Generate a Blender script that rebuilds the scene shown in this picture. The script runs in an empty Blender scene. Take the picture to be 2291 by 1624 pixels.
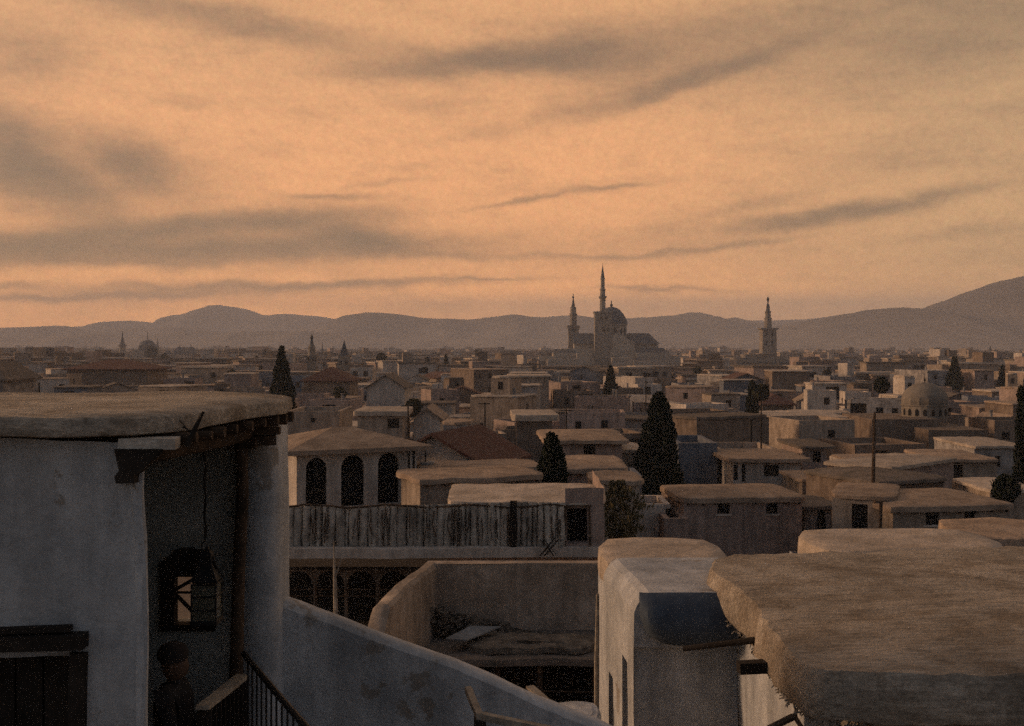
import bpy, math, random
from mathutils import Vector, Matrix, noise
F = 2457.0; CXP = 1145.5; HY = 772.0; H = 13.0       # pinhole of a 2291 px wide frame, horizon row, eye height
scene = bpy.context.scene
col = scene.collection
R = math.radians
def P(px, py, D):
    return Vector(((px - CXP) / F * D, D, H - (py - HY) / F * D))
def X(px, D): return (px - CXP) / F * D
def ZZ(py, D): return H - (py - HY) / F * D
# ------------------------------------------------------------------ materials
def mat(name, base, var=0.18, scale=0.7, fine=9.0, bump=0.02, rough=0.92, rnd=0.12, tint=None, streak=0.0, spec=0.2, fibre=False, foot=None, flake=None):
    m = bpy.data.materials.new(name); m.use_nodes = True
    nt = m.node_tree; N = nt.nodes; L = nt.links; N.clear()
    out = N.new('ShaderNodeOutputMaterial'); b = N.new('ShaderNodeBsdfPrincipled')
    b.inputs['Roughness'].default_value = rough
    b.inputs['Specular IOR Level'].default_value = spec
    L.new(b.outputs[0], out.inputs[0])
    tc = N.new('ShaderNodeTexCoord'); oi = N.new('ShaderNodeObjectInfo')
    off = N.new('ShaderNodeVectorMath'); off.operation = 'MULTIPLY_ADD'
    L.new(oi.outputs['Random'], off.inputs[0]); off.inputs[1].default_value = (37, 19, 53)
    L.new(tc.outputs['Object'], off.inputs[2])
    def noi(s, det, rg, vec=off.outputs[0]):
        n = N.new('ShaderNodeTexNoise'); n.inputs['Scale'].default_value = s
        n.inputs['Detail'].default_value = det; n.inputs['Roughness'].default_value = rg
        L.new(vec, n.inputs['Vector']); return n.outputs['Fac']
    a = noi(scale, 6, 0.6); f = noi(fine, 5, 0.7)
    def mr(src, lo, hi, a0=0.3, a1=0.7):
        r = N.new('ShaderNodeMapRange'); L.new(src, r.inputs[0])
        r.inputs[1].default_value = a0; r.inputs[2].default_value = a1
        r.inputs[3].default_value = lo; r.inputs[4].default_value = hi; return r.outputs[0]
    def mul(x, y):
        q = N.new('ShaderNodeMath'); q.operation = 'MULTIPLY'; L.new(x, q.inputs[0]); L.new(y, q.inputs[1]); return q.outputs[0]
    v = mul(mr(a, 1 - var, 1 + var), mr(f, 1 - var * 0.8, 1 + var * 0.8))
    v = mul(v, mr(oi.outputs['Random'], 1 - rnd, 1 + rnd, 0, 1))
    if fibre:
        for sc_, rr_ in (((2, 26, 26), .3), ((14, 70, 70), .22)):
            mp = N.new('ShaderNodeVectorMath'); mp.operation = 'MULTIPLY'; mp.inputs[1].default_value = sc_
            L.new(off.outputs[0], mp.inputs[0]); v = mul(v, mr(noi(1.0, 4, 0.6, mp.outputs[0]), 1 - rr_, 1 + rr_, .3, .7))
    if streak:
        mp = N.new('ShaderNodeVectorMath'); mp.operation = 'MULTIPLY'; mp.inputs[1].default_value = (3.0, 3.0, 0.35)
        L.new(off.outputs[0], mp.inputs[0])
        v = mul(v, mr(noi(1.0, 5, 0.65, mp.outputs[0]), 1 - streak, 1 + streak * .4, .35, .6))
    mix = N.new('ShaderNodeMix'); mix.data_type = 'RGBA'
    mix.inputs[6].default_value = (*base, 1); mix.inputs[7].default_value = (*(tint or tuple(c * .8 for c in base)), 1)
    L.new(mr(noi(scale * 2.3, 5, 0.65), 0, 1, .42, .62), mix.inputs[0])
    cout = mix.outputs[2]
    if foot:     # mist low on the hills, painted as a paler tone fading upward
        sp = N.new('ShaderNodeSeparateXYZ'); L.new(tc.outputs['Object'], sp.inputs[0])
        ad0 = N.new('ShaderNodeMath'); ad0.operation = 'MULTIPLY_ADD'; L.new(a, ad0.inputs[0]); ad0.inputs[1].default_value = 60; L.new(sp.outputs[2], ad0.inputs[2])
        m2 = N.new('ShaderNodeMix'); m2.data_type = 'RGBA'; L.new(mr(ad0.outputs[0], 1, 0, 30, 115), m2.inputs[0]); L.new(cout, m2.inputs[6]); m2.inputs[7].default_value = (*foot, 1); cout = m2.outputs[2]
    if flake:    # patches where the limewash has come away, and hairline cracks
        fm = mr(noi(1.3, 9, 0.68), 0, .85, .615, .64)
        vo = N.new('ShaderNodeTexVoronoi'); vo.feature = 'DISTANCE_TO_EDGE'; vo.inputs['Scale'].default_value = .9
        dv_ = N.new('ShaderNodeVectorMath'); dv_.operation = 'MULTIPLY_ADD'; L.new(noi(2.2, 6, .7), dv_.inputs[0]); dv_.inputs[1].default_value = (.9, .9, .9); L.new(off.outputs[0], dv_.inputs[2]); L.new(dv_.outputs[0], vo.inputs['Vector'])
        ck = mul(mr(vo.outputs['Distance'], .8, 0, .0, .008), mr(noi(.8, 3, .6), 0, 1, .52, .58))
        mx_ = N.new('ShaderNodeMath'); mx_.operation = 'MAXIMUM'; L.new(fm, mx_.inputs[0]); L.new(ck, mx_.inputs[1])
        m3 = N.new('ShaderNodeMix'); m3.data_type = 'RGBA'; L.new(mx_.outputs[0], m3.inputs[0]); L.new(cout, m3.inputs[6]); m3.inputs[7].default_value = (*flake, 1); cout = m3.outputs[2]
    vm = N.new('ShaderNodeVectorMath'); vm.operation = 'SCALE'
    L.new(cout, vm.inputs[0]); L.new(v, vm.inputs['Scale'])
    L.new(vm.outputs[0], b.inputs['Base Color'])
    if bump:
        bp = N.new('ShaderNodeBump'); bp.inputs['Strength'].default_value = 0.9; bp.inputs['Distance'].default_value = bump
        ad = N.new('ShaderNodeMath'); ad.operation = 'ADD'; L.new(f, ad.inputs[0]); L.new(a, ad.inputs[1])
        L.new(ad.outputs[0], bp.inputs['Height']); L.new(bp.outputs[0], b.inputs['Normal'])
    return m
M = {
 'shaded':   mat('shaded_plaster', (.34, .345, .33), .14, .8, 14, .012, tint=(.25, .255, .24), streak=.16, rnd=.03),  # porch walls: shade under the roof is put into this darker plaster
 'white':  mat('white_plaster', (.44, .445, .455), .13, .8, 14, .02, tint=(.32, .33, .345), streak=.24, rnd=.05, flake=(.24, .21, .18)),
 'pale':   mat('pale_plaster', (.50, .435, .38), .2, .5, 7, .03, tint=(.43, .365, .31), streak=.25),
 'tan':    mat('tan_plaster', (.35, .28, .225), .22, .5, 7, .03, tint=(.26, .205, .16), streak=.25),
 'brown':  mat('brown_plaster', (.215, .165, .13), .22, .5, 7, .03, tint=(.15, .11, .085), streak=.25),
 'grey':   mat('grey_plaster', (.32, .295, .28), .2, .5, 7, .03, tint=(.17, .155, .15), streak=.25),
 'blue':   mat('blue_plaster', (.165, .175, .20), .18, .6, 7, .02, tint=(.115, .13, .16), streak=.2),
 'hoodshade': mat('shaded_hood_plaster', (.060, .078, .105), .15, 1.2, 9, .015, tint=(.045, .058, .08)),  # unlit front of the hood, its shade put into the colour
 'pink':   mat('rose_plaster', (.36, .27, .23), .2, .5, 7, .03, tint=(.27, .205, .175), streak=.25),
 'mud':    mat('mud_roof', (.34, .255, .19), .22, .6, 6, .05, tint=(.24, .175, .13)),
 'mudbig': mat('straw_mud_roof', (.355, .305, .25), .28, .9, 22, .04, tint=(.24, .195, .15), fibre=True, flake=(.17, .135, .10)),
 'mudpale':mat('pale_mud_roof', (.46, .38, .31), .2, .6, 6, .05, tint=(.33, .27, .215)),
 'muddark':mat('dark_mud_roof', (.15, .12, .10), .22, .6, 6, .05, tint=(.10, .085, .07)),
 'red':    mat('red_tile_roof', (.10, .058, .048), .2, 1.5, 9, .03, tint=(.11, .045, .035)),
 'wood':   mat('dark_wood', (.030, .024, .020), .3, 2.0, 30, .01, tint=(.018, .014, .011), rnd=.2),
 'log':    mat('brown_log', (.085, .055, .036), .3, 3.0, 25, .015, tint=(.04, .028, .02), rnd=.25),
 'lightwood': mat('weathered_wood', (.30, .26, .21), .25, 3.0, 30, .008, tint=(.19, .16, .13)),
 'dark':   mat('dark_opening', (.012, .011, .011), .2, 1, 6, 0),
 'iron':   mat('black_iron', (.012, .012, .013), .2, 4, 30, 0.002, rough=.6),
 'leaf':   mat('cypress_foliage', (.022, .028, .016), .35, 1.2, 5, 0, tint=(.012, .017, .010), rnd=.1),
 'bush':   mat('bush_foliage', (.035, .040, .022), .35, 1.2, 5, 0, tint=(.055, .045, .02), rnd=.2),
 'bark':   mat('bark', (.06, .045, .035), .3, 2, 14, .02),
 'earth':  mat('earth', (.16, .125, .095), .25, .05, 1.2, .05, tint=(.11, .088, .068), rnd=0),
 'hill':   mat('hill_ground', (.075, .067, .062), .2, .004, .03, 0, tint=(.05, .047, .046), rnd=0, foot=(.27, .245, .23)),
 'stone':  mat('pale_stone', (.24, .205, .17), .18, .2, 2, .05, tint=(.17, .145, .12)),
 'marble': mat('mosque_stone', (.40, .345, .285), .16, .15, 1.5, .05, tint=(.29, .25, .205)),
 'dry':    mat('dry_foliage', (.12, .095, .05), .35, 1.2, 5, 0, tint=(.07, .06, .03), rnd=.1),
 'lead':   mat('lead_roof', (.075, .085, .10), .15, .2, 2, .03, tint=(.055, .062, .075)),
 'cane':   mat('cane_mud', (.43, .385, .33), .28, 1.2, 14, .03, tint=(.27, .235, .20), streak=.4),
 'rubble': mat('rubble', (.16, .135, .11), .3, 2, 9, .05, tint=(.09, .075, .06)),
 'sheet':  mat('grey_sheet', (.20, .21, .22), .2, 2, 9, .005),
 'robe':   mat('dark_cloth', (.022, .02, .021), .25, 4, 30, .01),
 'cap':    mat('dark_wool', (.028, .024, .024), .25, 6, 30, .01),
 'skin':   mat('skin', (.10, .06, .042), .08, 6, 30, .002, rough=.6),
}
def glassmat():
    m = bpy.data.materials.new('old_glass'); m.use_nodes = True
    b = m.node_tree.nodes['Principled BSDF']
    n = m.node_tree.nodes.new('ShaderNodeTexNoise'); n.inputs['Scale'].default_value = 30
    r = m.node_tree.nodes.new('ShaderNodeMapRange'); r.inputs[3].default_value = .1; r.inputs[4].default_value = .45
    m.node_tree.links.new(n.outputs[0], r.inputs[0]); m.node_tree.links.new(r.outputs[0], b.inputs['Roughness'])
    b.inputs['Base Color'].default_value = (.10, .11, .09, 1); b.inputs['Transmission Weight'].default_value = .55
    return m
M['glass'] = glassmat()
# ------------------------------------------------------------------ mesh builder
class MB:
    def __init__(s): s.v = []; s.f = []
    def add(s, vs, fs):
        o = len(s.v); s.v += [Vector(p) for p in vs]; s.f += [tuple(i + o for i in f) for f in fs]
    def box(s, x0, x1, y0, y1, z0, z1):
        s.add([(x0,y0,z0),(x1,y0,z0),(x1,y1,z0),(x0,y1,z0),(x0,y0,z1),(x1,y0,z1),(x1,y1,z1),(x0,y1,z1)],
              [(0,3,2,1),(4,5,6,7),(0,1,5,4),(1,2,6,5),(2,3,7,6),(3,0,4,7)])
    def tube(s, pts, r, n=8, cap=True):
        pts = [Vector(p) for p in pts]; rs = r if isinstance(r, (list, tuple)) else [r] * len(pts)
        o = len(s.v)
        for i, p in enumerate(pts):
            d = (pts[min(i+1, len(pts)-1)] - pts[max(i-1, 0)]).normalized()
            u = d.cross(Vector((0, 0, 1)))
            if u.length < .05: u = d.cross(Vector((0, 1, 0)))
            u.normalize(); w = d.cross(u)
            for k in range(n):
                a = 2 * math.pi * k / n; s.v.append(p + (u * math.cos(a) + w * math.sin(a)) * rs[i])
        for i in range(len(pts) - 1):
            for k in range(n):
                s.f.append((o+i*n+k, o+i*n+(k+1) % n, o+(i+1)*n+(k+1) % n, o+(i+1)*n+k))
        if cap:
            s.f.append(tuple(o + k for k in reversed(range(n)))); s.f.append(tuple(o+(len(pts)-1)*n+k for k in range(n)))
    def lathe(s, c, prof, n=16, rot=0.0, sq=1.0):
        o = len(s.v); m = len(prof)
        for (r, z) in prof:
            for k in range(n):
                a = 2 * math.pi * k / n + rot; s.v.append(Vector((c[0] + r*math.cos(a)*sq, c[1] + r*math.sin(a), c[2] + z)))
        for i in range(m - 1):
            for k in range(n):
                s.f.append((o+i*n+k, o+i*n+(k+1) % n, o+(i+1)*n+(k+1) % n, o+(i+1)*n+k))
        s.f.append(tuple(o + k for k in reversed(range(n)))); s.f.append(tuple(o+(m-1)*n+k for k in range(n)))
    def beam(s, a, b, w, h):
        a = Vector(a); b = Vector(b); d = (b - a).normalized(); u = d.cross(Vector((0, 0, 1)))
        if u.length < .05: u = Vector((1, 0, 0))
        u.normalize(); t = u.cross(d)
        vs = [p + u * sx * w/2 + t * sz * h/2 for p in (a, b) for sx, sz in ((-1,-1),(1,-1),(1,1),(-1,1))]
        s.add(vs, [(0,1,2,3),(7,6,5,4),(0,4,5,1),(1,5,6,2),(2,6,7,3),(3,7,4,0)])
    def wobble(s, amp, sc=1.0, amp2=0.0, sc2=5.0):
        for p in s.v:
            q = noise.noise_vector(p * sc) * amp
            if amp2: q = q + noise.noise_vector(p * sc2) * amp2
            p += q
        return s
    def panel(s, T, u0, u1, v0, v1, ops=(), step=None):
        """T(u,v,d)->point, d = depth inwards. ops: (u0,u1,v0,v1,arch,depth)"""
        us = {u0, u1}; vs = {v0, v1}
        for o in ops:
            us |= {o[0], o[1]}; vs |= {o[2], o[3]}
            if o[4]: vs.add(o[3] - (o[1]-o[0])/2)
        us = sorted(u for u in us if u0 <= u <= u1); vs = sorted(v for v in vs if v0 <= v <= v1)
        if step:
            def sub(a):
                r = []
                for p, q in zip(a, a[1:]):
                    n = max(1, int((q-p)/step + .5)); r += [p + (q-p)*i/n for i in range(n)]
                return r + [a[-1]]
            us = sub(us); vs = sub(vs)
        idx = {}; o0 = len(s.v)
        def vi(i, j):
            if (i, j) not in idx: idx[(i, j)] = len(s.v); s.v.append(Vector(T(us[i], vs[j], 0)))
            return idx[(i, j)]
        for i in range(len(us)-1):
            for j in range(len(vs)-1):
                cu = (us[i]+us[i+1])/2; cv = (vs[j]+vs[j+1])/2
                if any(o[0] < cu < o[1] and o[2] < cv < o[3] for o in ops): continue
                s.f.append((vi(i,j), vi(i+1,j), vi(i+1,j+1), vi(i,j+1)))
        for (a, b, c, d, arch, dep) in ops:
            if not arch:
                loop = [(a,c),(b,c),(b,d),(a,d)]
            else:
                r = (b-a)/2; sp = d - r; m = (a+b)/2; n = 8
                arc = [(m + r*math.cos(math.pi*k/n), sp + r*math.sin(math.pi*k/n)) for k in range(n+1)]
                loop = [(a,c),(b,c)] + arc
                for side in (0, 1):
                    pts = arc[:n//2+1] if side == 0 else arc[n//2:]
                    cor = (b, d) if side == 0 else (a, d)
                    for p, q in zip(pts, pts[1:]):
                        s.add([T(*p, 0), T(*q, 0), T(*cor, 0)], [(0, 1, 2)])
            for k in range(len(loop)):
                p = loop[k]; q = loop[(k+1) % len(loop)]
                if abs(p[0]-q[0]) + abs(p[1]-q[1]) < 1e-6: continue
                s.add([T(*p, 0), T(*q, 0), T(*q, dep), T(*p, dep)], [(0, 1, 2, 3)])
    def slab(s, poly, z0, th, crown=.1, rnd=2, step=.8, jit=.04, seed=0, flat=False, prof=None):
        """a mud roof: rounded edge, slightly crowned, uneven outline"""
        rg = random.Random(seed); pts = []
        n = len(poly)
        for i in range(n):
            a = Vector(poly[i][:2]); b = Vector(poly[(i+1) % n][:2]); k = max(2, int((b-a).length/step))
            pts += [a + (b-a)*j/k for j in range(k)]
        for _ in range(rnd):
            pts = [pts[i]*.5 + (pts[i-1] + pts[(i+1) % len(pts)])*.25 for i in range(len(pts))]
        pts = [p + Vector((rg.uniform(-jit, jit), rg.uniform(-jit, jit))) for p in pts]
        c = sum(pts, Vector((0, 0)))/len(pts); m = len(pts)
        zj = [rg.uniform(-jit, jit)*.6 for _ in pts]
        prof = prof or [(.06, 0), (.0, .02*th), (0, .5*th), (.015, .93*th), (.05, th), (.3, th + crown*.15)]
        o = len(s.v)
        for (q, z) in prof:
            for k, p in enumerate(pts):
                d = c - p; L_ = d.length; pp = p + d * min(.9, q / max(L_, .01))
                s.v.append(Vector((pp.x, pp.y, z0 + z + zj[k])))
        rings = len(prof)
        for t in (.35, .7):
            for k, p in enumerate(pts):
                pp = p.lerp(c, t)
                s.v.append(Vector((pp.x, pp.y, z0 + th + crown*(.2 + .8*t) + zj[k]*(1-t) + rg.uniform(-jit, jit)*.5)))
            rings += 1
        for i in range(rings-1):
            for k in range(m):
                s.f.append((o+i*m+k, o+i*m+(k+1) % m, o+(i+1)*m+(k+1) % m, o+(i+1)*m+k))
        s.v.append(Vector((c.x, c.y, z0 + th + crown))); ci = len(s.v)-1
        for k in range(m): s.f.append((o+(rings-1)*m+k, o+(rings-1)*m+(k+1) % m, ci))
        s.f.append(tuple(o + k for k in reversed(range(m))))
    def mesh(s, name, m, smooth=False):
        me = bpy.data.meshes.new(name); me.from_pydata([tuple(v) for v in s.v], [], s.f); me.update()
        me.materials.append(m)
        if smooth:
            me.shade_smooth(); me.set_sharp_from_angle(angle=R(38))
        return me
    def build(s, name, m, parent=None, smooth=False, world=True):
        if parent is not None and world:
            inv = parent.matrix_basis.inverted()
            for v in s.v: v.xyz = inv @ v
        ob = bpy.data.objects.new(name, s.mesh(name, m, smooth)); col.objects.link(ob)
        if parent is not None: ob.parent = parent
        return ob
def tag(o, label, cat, group=None, kind=None):
    if label: o['label'] = label
    if cat: o['category'] = cat
    if group: o['group'] = group
    if kind: o['kind'] = kind
    return o
def thing(name, label, cat, loc, rz=0, group=None):
    o = bpy.data.objects.new(name, None); col.objects.link(o)
    o.matrix_basis = Matrix.Translation(Vector(loc)) @ Matrix.Rotation(rz, 4, 'Z')
    return tag(o, label, cat, group)
def own(parent, child):
    """make an object already given in the same space as its grand-parent a sub-part"""
    child.parent = parent; return child
# ------------------------------------------------------------------ houses
rnd = random.Random(11)
HOUSES = []
def window_mesh(w, h, style, arch=False):
    mb = MB()
    t = .035
    if arch:
        r = w/2; n = 10; sp = h - r
        loop = [(-r, 0), (r, 0)] + [(r*math.cos(math.pi*k/n), sp + r*math.sin(math.pi*k/n)) for k in range(n+1)]
        mb.add([(x, .05, z) for x, z in loop], [tuple(range(len(loop)))])
    else:
        mb.add([(-w/2,.05,0),(w/2,.05,0),(w/2,.05,h),(-w/2,.05,h)], [(0,1,2,3)])
    return mb
def add_window(root, x, z, w, h, T, arch=False, bars=1, name='window', mt='dark', dep=.18, fr='wood'):
    """pane set back in its opening, with a frame of bars as its own piece"""
    mb = MB(); g = .012
    if arch:
        r = w/2 - g; n = 10; sp = h - w/2
        loop = [(-r, g), (r, g)] + [(r*math.cos(math.pi*k/n), sp + r*math.sin(math.pi*k/n)) for k in range(n+1)]
        mb.add([T(x+a, z+b, dep) for a, b in loop], [tuple(range(len(loop)))])
    else:
        mb.add([T(x+a, z+b, dep) for a, b in ((-w/2+g, g), (w/2-g, g), (w/2-g, h-g), (-w/2+g, h-g))], [(0,1,2,3)])
    ob = mb.build(name, M[mt], root, world=False)
    if bars:
        fb = MB(); bw = .05
        def bar(a0, a1, b0, b1):
            vs = [T(x+a, z+b, d) for d in (dep-.07, dep-.02) for a, b in ((a0,b0),(a1,b0),(a1,b1),(a0,b1))]
            fb.add(vs, [(0,1,2,3),(0,4,5,1),(1,5,6,2),(2,6,7,3),(3,7,4,0)])
        top = h - (w/2 if arch else 0)
        bar(-w/2+g, -w/2+bw, g, top); bar(w/2-bw, w/2-g, g, top); bar(-w/2+bw, w/2-bw, g, bw)
        if not arch: bar(-w/2+bw, w/2-bw, h-bw, h-g)
        for k in range(bars):
            zz = h*(k+1)/(bars+1); bar(-w/2+bw, w/2-bw, zz-.015, zz+.015)
        if bars > 1 and not arch: bar(-.015, .015, bw, h-bw)
        f = fb.build('frame', M[fr], root, world=False); f.parent = ob
        if bars > 1:
            sb = MB(); vs = [T(x+a, z+b, d) for d in (-.05, .12) for a, b in ((-w/2-.1, -.09), (w/2+.1, -.09), (w/2+.1, -.012), (-w/2-.1, -.012))]
            sb.add(vs, [(0,1,2,3),(0,4,5,1),(1,5,6,2),(2,6,7,3),(3,7,4,0)]); s_ = sb.build('sill', M['pale'], root, world=False); s_.parent = ob
            if not arch:
                sb = MB(); vs = [T(x+a, z+b, d) for d in (-.04, .1) for a, b in ((-w/2-.14, h+.01), (w/2+.14, h+.01), (w/2+.14, h+.09), (-w/2-.14, h+.09))]
                sb.add(vs, [(0,1,2,3),(0,4,5,1),(1,5,6,2),(2,6,7,3),(3,7,4,0)]); s_ = sb.build('lintel', M['log'], root, world=False); s_.parent = ob
    return ob
def house(cx, cy, rz, w, d, ztop, zbase=0.0, wall='tan', roof='mud', kind='mud', front=(), left=(), right=(),
          label='', group='flat roofed houses of the old city', name='house', th=.2, over=.3, crown=.08, bars=1, extras=None,
          seed=None, jit=.05, rnd_=1, chimney=None, step=None, wob=0, cat='house', hip=1.6, wmat='dark', eave=None):
    """origin = middle of the front wall's foot; local x right, y away. front/left/right: (u, z, w, h, 'w'|'d'|'a')"""
    root = thing(name, label, cat, (cx, cy, zbase), rz, group)
    h = ztop - zbase
    if kind == 'mud': hw = h - th*.5
    elif kind in ('gable', 'hip'): hw = h
    else: hw = h
    mb = MB(); dd = .28
    Ts = {'front': lambda u, v, q: (u, q, v), 'right': lambda u, v, q: (w/2 - q, u, v),
          'left': lambda u, v, q: (-w/2 + q, d - u, v), 'back': lambda u, v, q: (-u, d - q, v)}
    for side, ln, c0 in (('front', w, -w/2), ('right', d, 0), ('left', d, 0), ('back', w, -w/2)):
        items = {'front': front, 'left': left, 'right': right}.get(side, ())
        ops = [(u - ww/2, u + ww/2, max(z, 0), z + hh, k == 'a', dd) for (u, z, ww, hh, k) in items]
        mb.panel(Ts[side], c0, c0 + ln, 0, hw, ops, step)
        for (u, z, ww, hh, k) in items:
            add_window(root, u, max(z, 0), ww, hh, Ts[side], arch=(k == 'a'), bars=(0 if k == 'd' else (bars if k != 'a' else 2)),
                       name=('door' if k == 'd' else 'window'), mt=('wood' if k == 'd' else wmat))
    if kind == 'gable':
        rise = hip
        mb.add([(-w/2, 0, hw), (w/2, 0, hw), (0, 0, hw+rise), (-w/2, d, hw), (w/2, d, hw), (0, d, hw+rise)], [(0,1,2), (4,3,5)])
    if kind == 'flat':
        t = .3; lo = hw - .55
        o = len(mb.v)
        mb.add([(-w/2,0,hw),(w/2,0,hw),(w/2,d,hw),(-w/2,d,hw),(-w/2+t,t,hw),(w/2-t,t,hw),(w/2-t,d-t,hw),(-w/2+t,d-t,hw),
                (-w/2+t,t,lo),(w/2-t,t,lo),(w/2-t,d-t,lo),(-w/2+t,d-t,lo)],
               [(0,1,5,4),(1,2,6,5),(2,3,7,6),(3,0,4,7),(4,5,9,8),(5,6,10,9),(6,7,11,10),(7,4,8,11)])
    if wob: mb.wobble(wob, .9, wob*.4, 3)
    mb.build('wall', M[wall], root, world=False)
    rb = MB(); sd = seed if seed is not None else rnd.randint(0, 99999)
    if kind == 'mud':
        o = over
        rq = random.Random(sd + 5); e_ = lambda: rq.uniform(-.35, .55)*o
        rb.slab([(-w/2-o+e_(), -o+e_()*.5), (rq.uniform(-.2, .2)*w, -o+e_()*.7), (w/2+o+e_(), -o+e_()*.5), (w/2+o+e_(), d+o+e_()), (-w/2-o-e_(), d+o+e_())], hw, th, crown, rnd_, max(.6, w/10), jit, sd)
    elif kind == 'flat':
        rb.slab([(-w/2+.31, .31), (w/2-.31, .31), (w/2-.31, d-.31), (-w/2+.31, d-.31)], hw-.7, .2, .05, 0, w/4, .0, sd)
    elif kind == 'gable':
        o = over; e = o*rise/(w/2); tt = .14
        for sx in (-1, 1):
            a = [(0, -o, hw+rise+.03), (sx*(w/2+o), -o, hw-e+.03), (sx*(w/2+o), d+o, hw-e+.03), (0, d+o, hw+rise+.03)]
            vs = a + [(x, y, z + tt) for x, y, z in a]
            rb.add(vs, [(0,1,2,3),(4,5,6,7),(0,1,5,4),(1,2,6,5),(2,3,7,6)])
    elif kind == 'hip':
        o = over; rise = hip; tt = .18; e = .12
        base = [(-w/2-o, -o), (w/2+o, -o), (w/2+o, d+o), (-w/2-o, d+o)]
        k = min(w, d)/2 * .95
        if w >= d: r1, r2 = (-w/2+k, d/2), (w/2-k, d/2)
        else: r1, r2 = (0, k), (0, d-k)
        vs = [(x, y, hw-e) for x, y in base] + [(x, y, hw-e+tt) for x, y in base] + [(r1[0], r1[1], hw+rise), (r2[0], r2[1], hw+rise)]
        fs = [(0,1,2,3),(0,1,5,4),(1,2,6,5),(2,3,7,6),(3,0,4,7)]
        fs += [(4,5,9,8),(5,6,9),(6,7,8,9),(7,4,8)] if w >= d else [(4,5,8),(5,6,9,8),(6,7,9),(7,4,8,9)]
        rb.add(vs, fs); 
        bmx = rb.v
    if rb.f:
        rf = rb.build('roof', M[roof], root, smooth=(kind == 'mud'), world=False)
        if kind == 'mud' and w > 3 and bars >= 1 and extras != 'nobeam':
            bb = MB(); rr = random.Random(sd)
            n = int(w/.75)
            for i in range(n+1):
                xx = -w/2 + .2 + (w-.4)*i/n + rr.uniform(-.05, .05)
                bb.tube([(xx, -over*.85 + rr.uniform(-.05, .1), hw-.05), (xx, .1, hw-.05)], .055, 6)
            b = bb.build('beam_end', M['log'], root, world=False); b['kind'] = 'stuff'
    if chimney:
        cb = MB(); x, y, r, hh = chimney
        cb.lathe((x, y, h), [(r, -.3), (r*.95, hh*.8), (r*1.25, hh*.82), (r*1.25, hh), (r*.6, hh)], 8)
        cb.build('chimney', M['grey'], root, world=False)
    return root
def hp(x1, x2, D1, yt, d, D2=None, yb=None, **k):
    """house by its front corners' columns and distances, and its eave row"""
    D2 = D2 or D1
    a = Vector((X(x1, D1), D1)); b = Vector((X(x2, D2), D2)); m = (a + b)/2
    rz = math.atan2(b.y - a.y, b.x - a.x); w = (b - a).length
    Dm = m.y; zt = ZZ(yt, Dm); zb = k.pop('zbase', 0.0)
    for s in ('front',):
        if s in k:
            k[s] = [(-w/2 + w*(px-x1)/(x2-x1), ZZ(p1, Dm) - zb, (pw)/F*Dm, (p1-p0)/F*Dm, kd) for (px, p0, p1, pw, kd) in k[s]]
    r = house(m.x, m.y, rz, w, d, zt, zb, **k)
    HOUSES.append((min(a.x, b.x) - .5, max(a.x, b.x) + d*math.sin(abs(rz)) + .5, min(D1, D2) - 1, max(D1, D2) + d*math.cos(rz) + 1))
    return r
# ================================================================== near left house with its porch
def Zh(h): return H - h
FLOOR = Zh(3.95)
lh = thing('plastered_house', 'white plastered house with an open corner porch and dark doorway, nearest on the left', 'house', (-5, 7, FLOOR))
# front wall with a doorway
mb = MB(); x0, x1 = -7.5, -2.35
def T(u, v, q): return (u, 7.0 + q, v)
mb.panel(T, x0, x1, FLOOR, Zh(.60), [(-3.85, -2.73, FLOOR, Zh(1.98), False, .34)], .16)
mb.panel(lambda u, v, q: (x1 - q - (u - 7.0)*.5, u, v), 7.0, 7.36, FLOOR, Zh(.60), (), .16)
mb.panel(lambda u, v, q: (-u, 7.36 - q, v), -x1 + .18, 3.8, FLOOR, Zh(.60), (), .4)
mb.wobble(.035, .8, .014, 3.2)
mb.build('front_wall', M['white'], lh, smooth=True)
# soft plastered arris of the corner
mb = MB(); mb.tube([(x1 - .035, 7.035, z) for z in [FLOOR + i*.16 for i in range(21)]], .045, 10); mb.wobble(.03, .8, .012, 3)
mb.build('corner', M['white'], lh, smooth=True)
mb = MB(); mb.box(-3.84, -2.74, 7.30, 7.34, FLOOR, Zh(1.99))
for k in range(6): mb.box(-3.83 + k*.185, -3.83 + k*.185 + .17, 7.26, 7.30, FLOOR + .02, Zh(2.0))
dr = mb.build('door', M['wood'], lh)
mb = MB(); mb.box(-3.7, -3.66, 7.2, 7.26, Zh(3.0), Zh(2.85)); own(dr, mb.build('handle', M['iron'], lh))
mb = MB(); mb.beam((-4.0, 6.96, Zh(1.90)), (-2.70, 6.96, Zh(1.865)), .16, .09); mb.wobble(.012, 3)
mb.beam((-4.0, 6.95, Zh(1.835)), (-2.79, 6.95, Zh(1.79)), .07, .035); mb.wobble(.006, 6)
mb.build('lintel', M['wood'], lh)
mb = MB(); mb.beam((-2.79, 6.985, FLOOR), (-2.75, 6.985, Zh(1.95)), .1, .09); mb.wobble(.012, 4); mb.build('door_post', M['wood'], lh)
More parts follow.
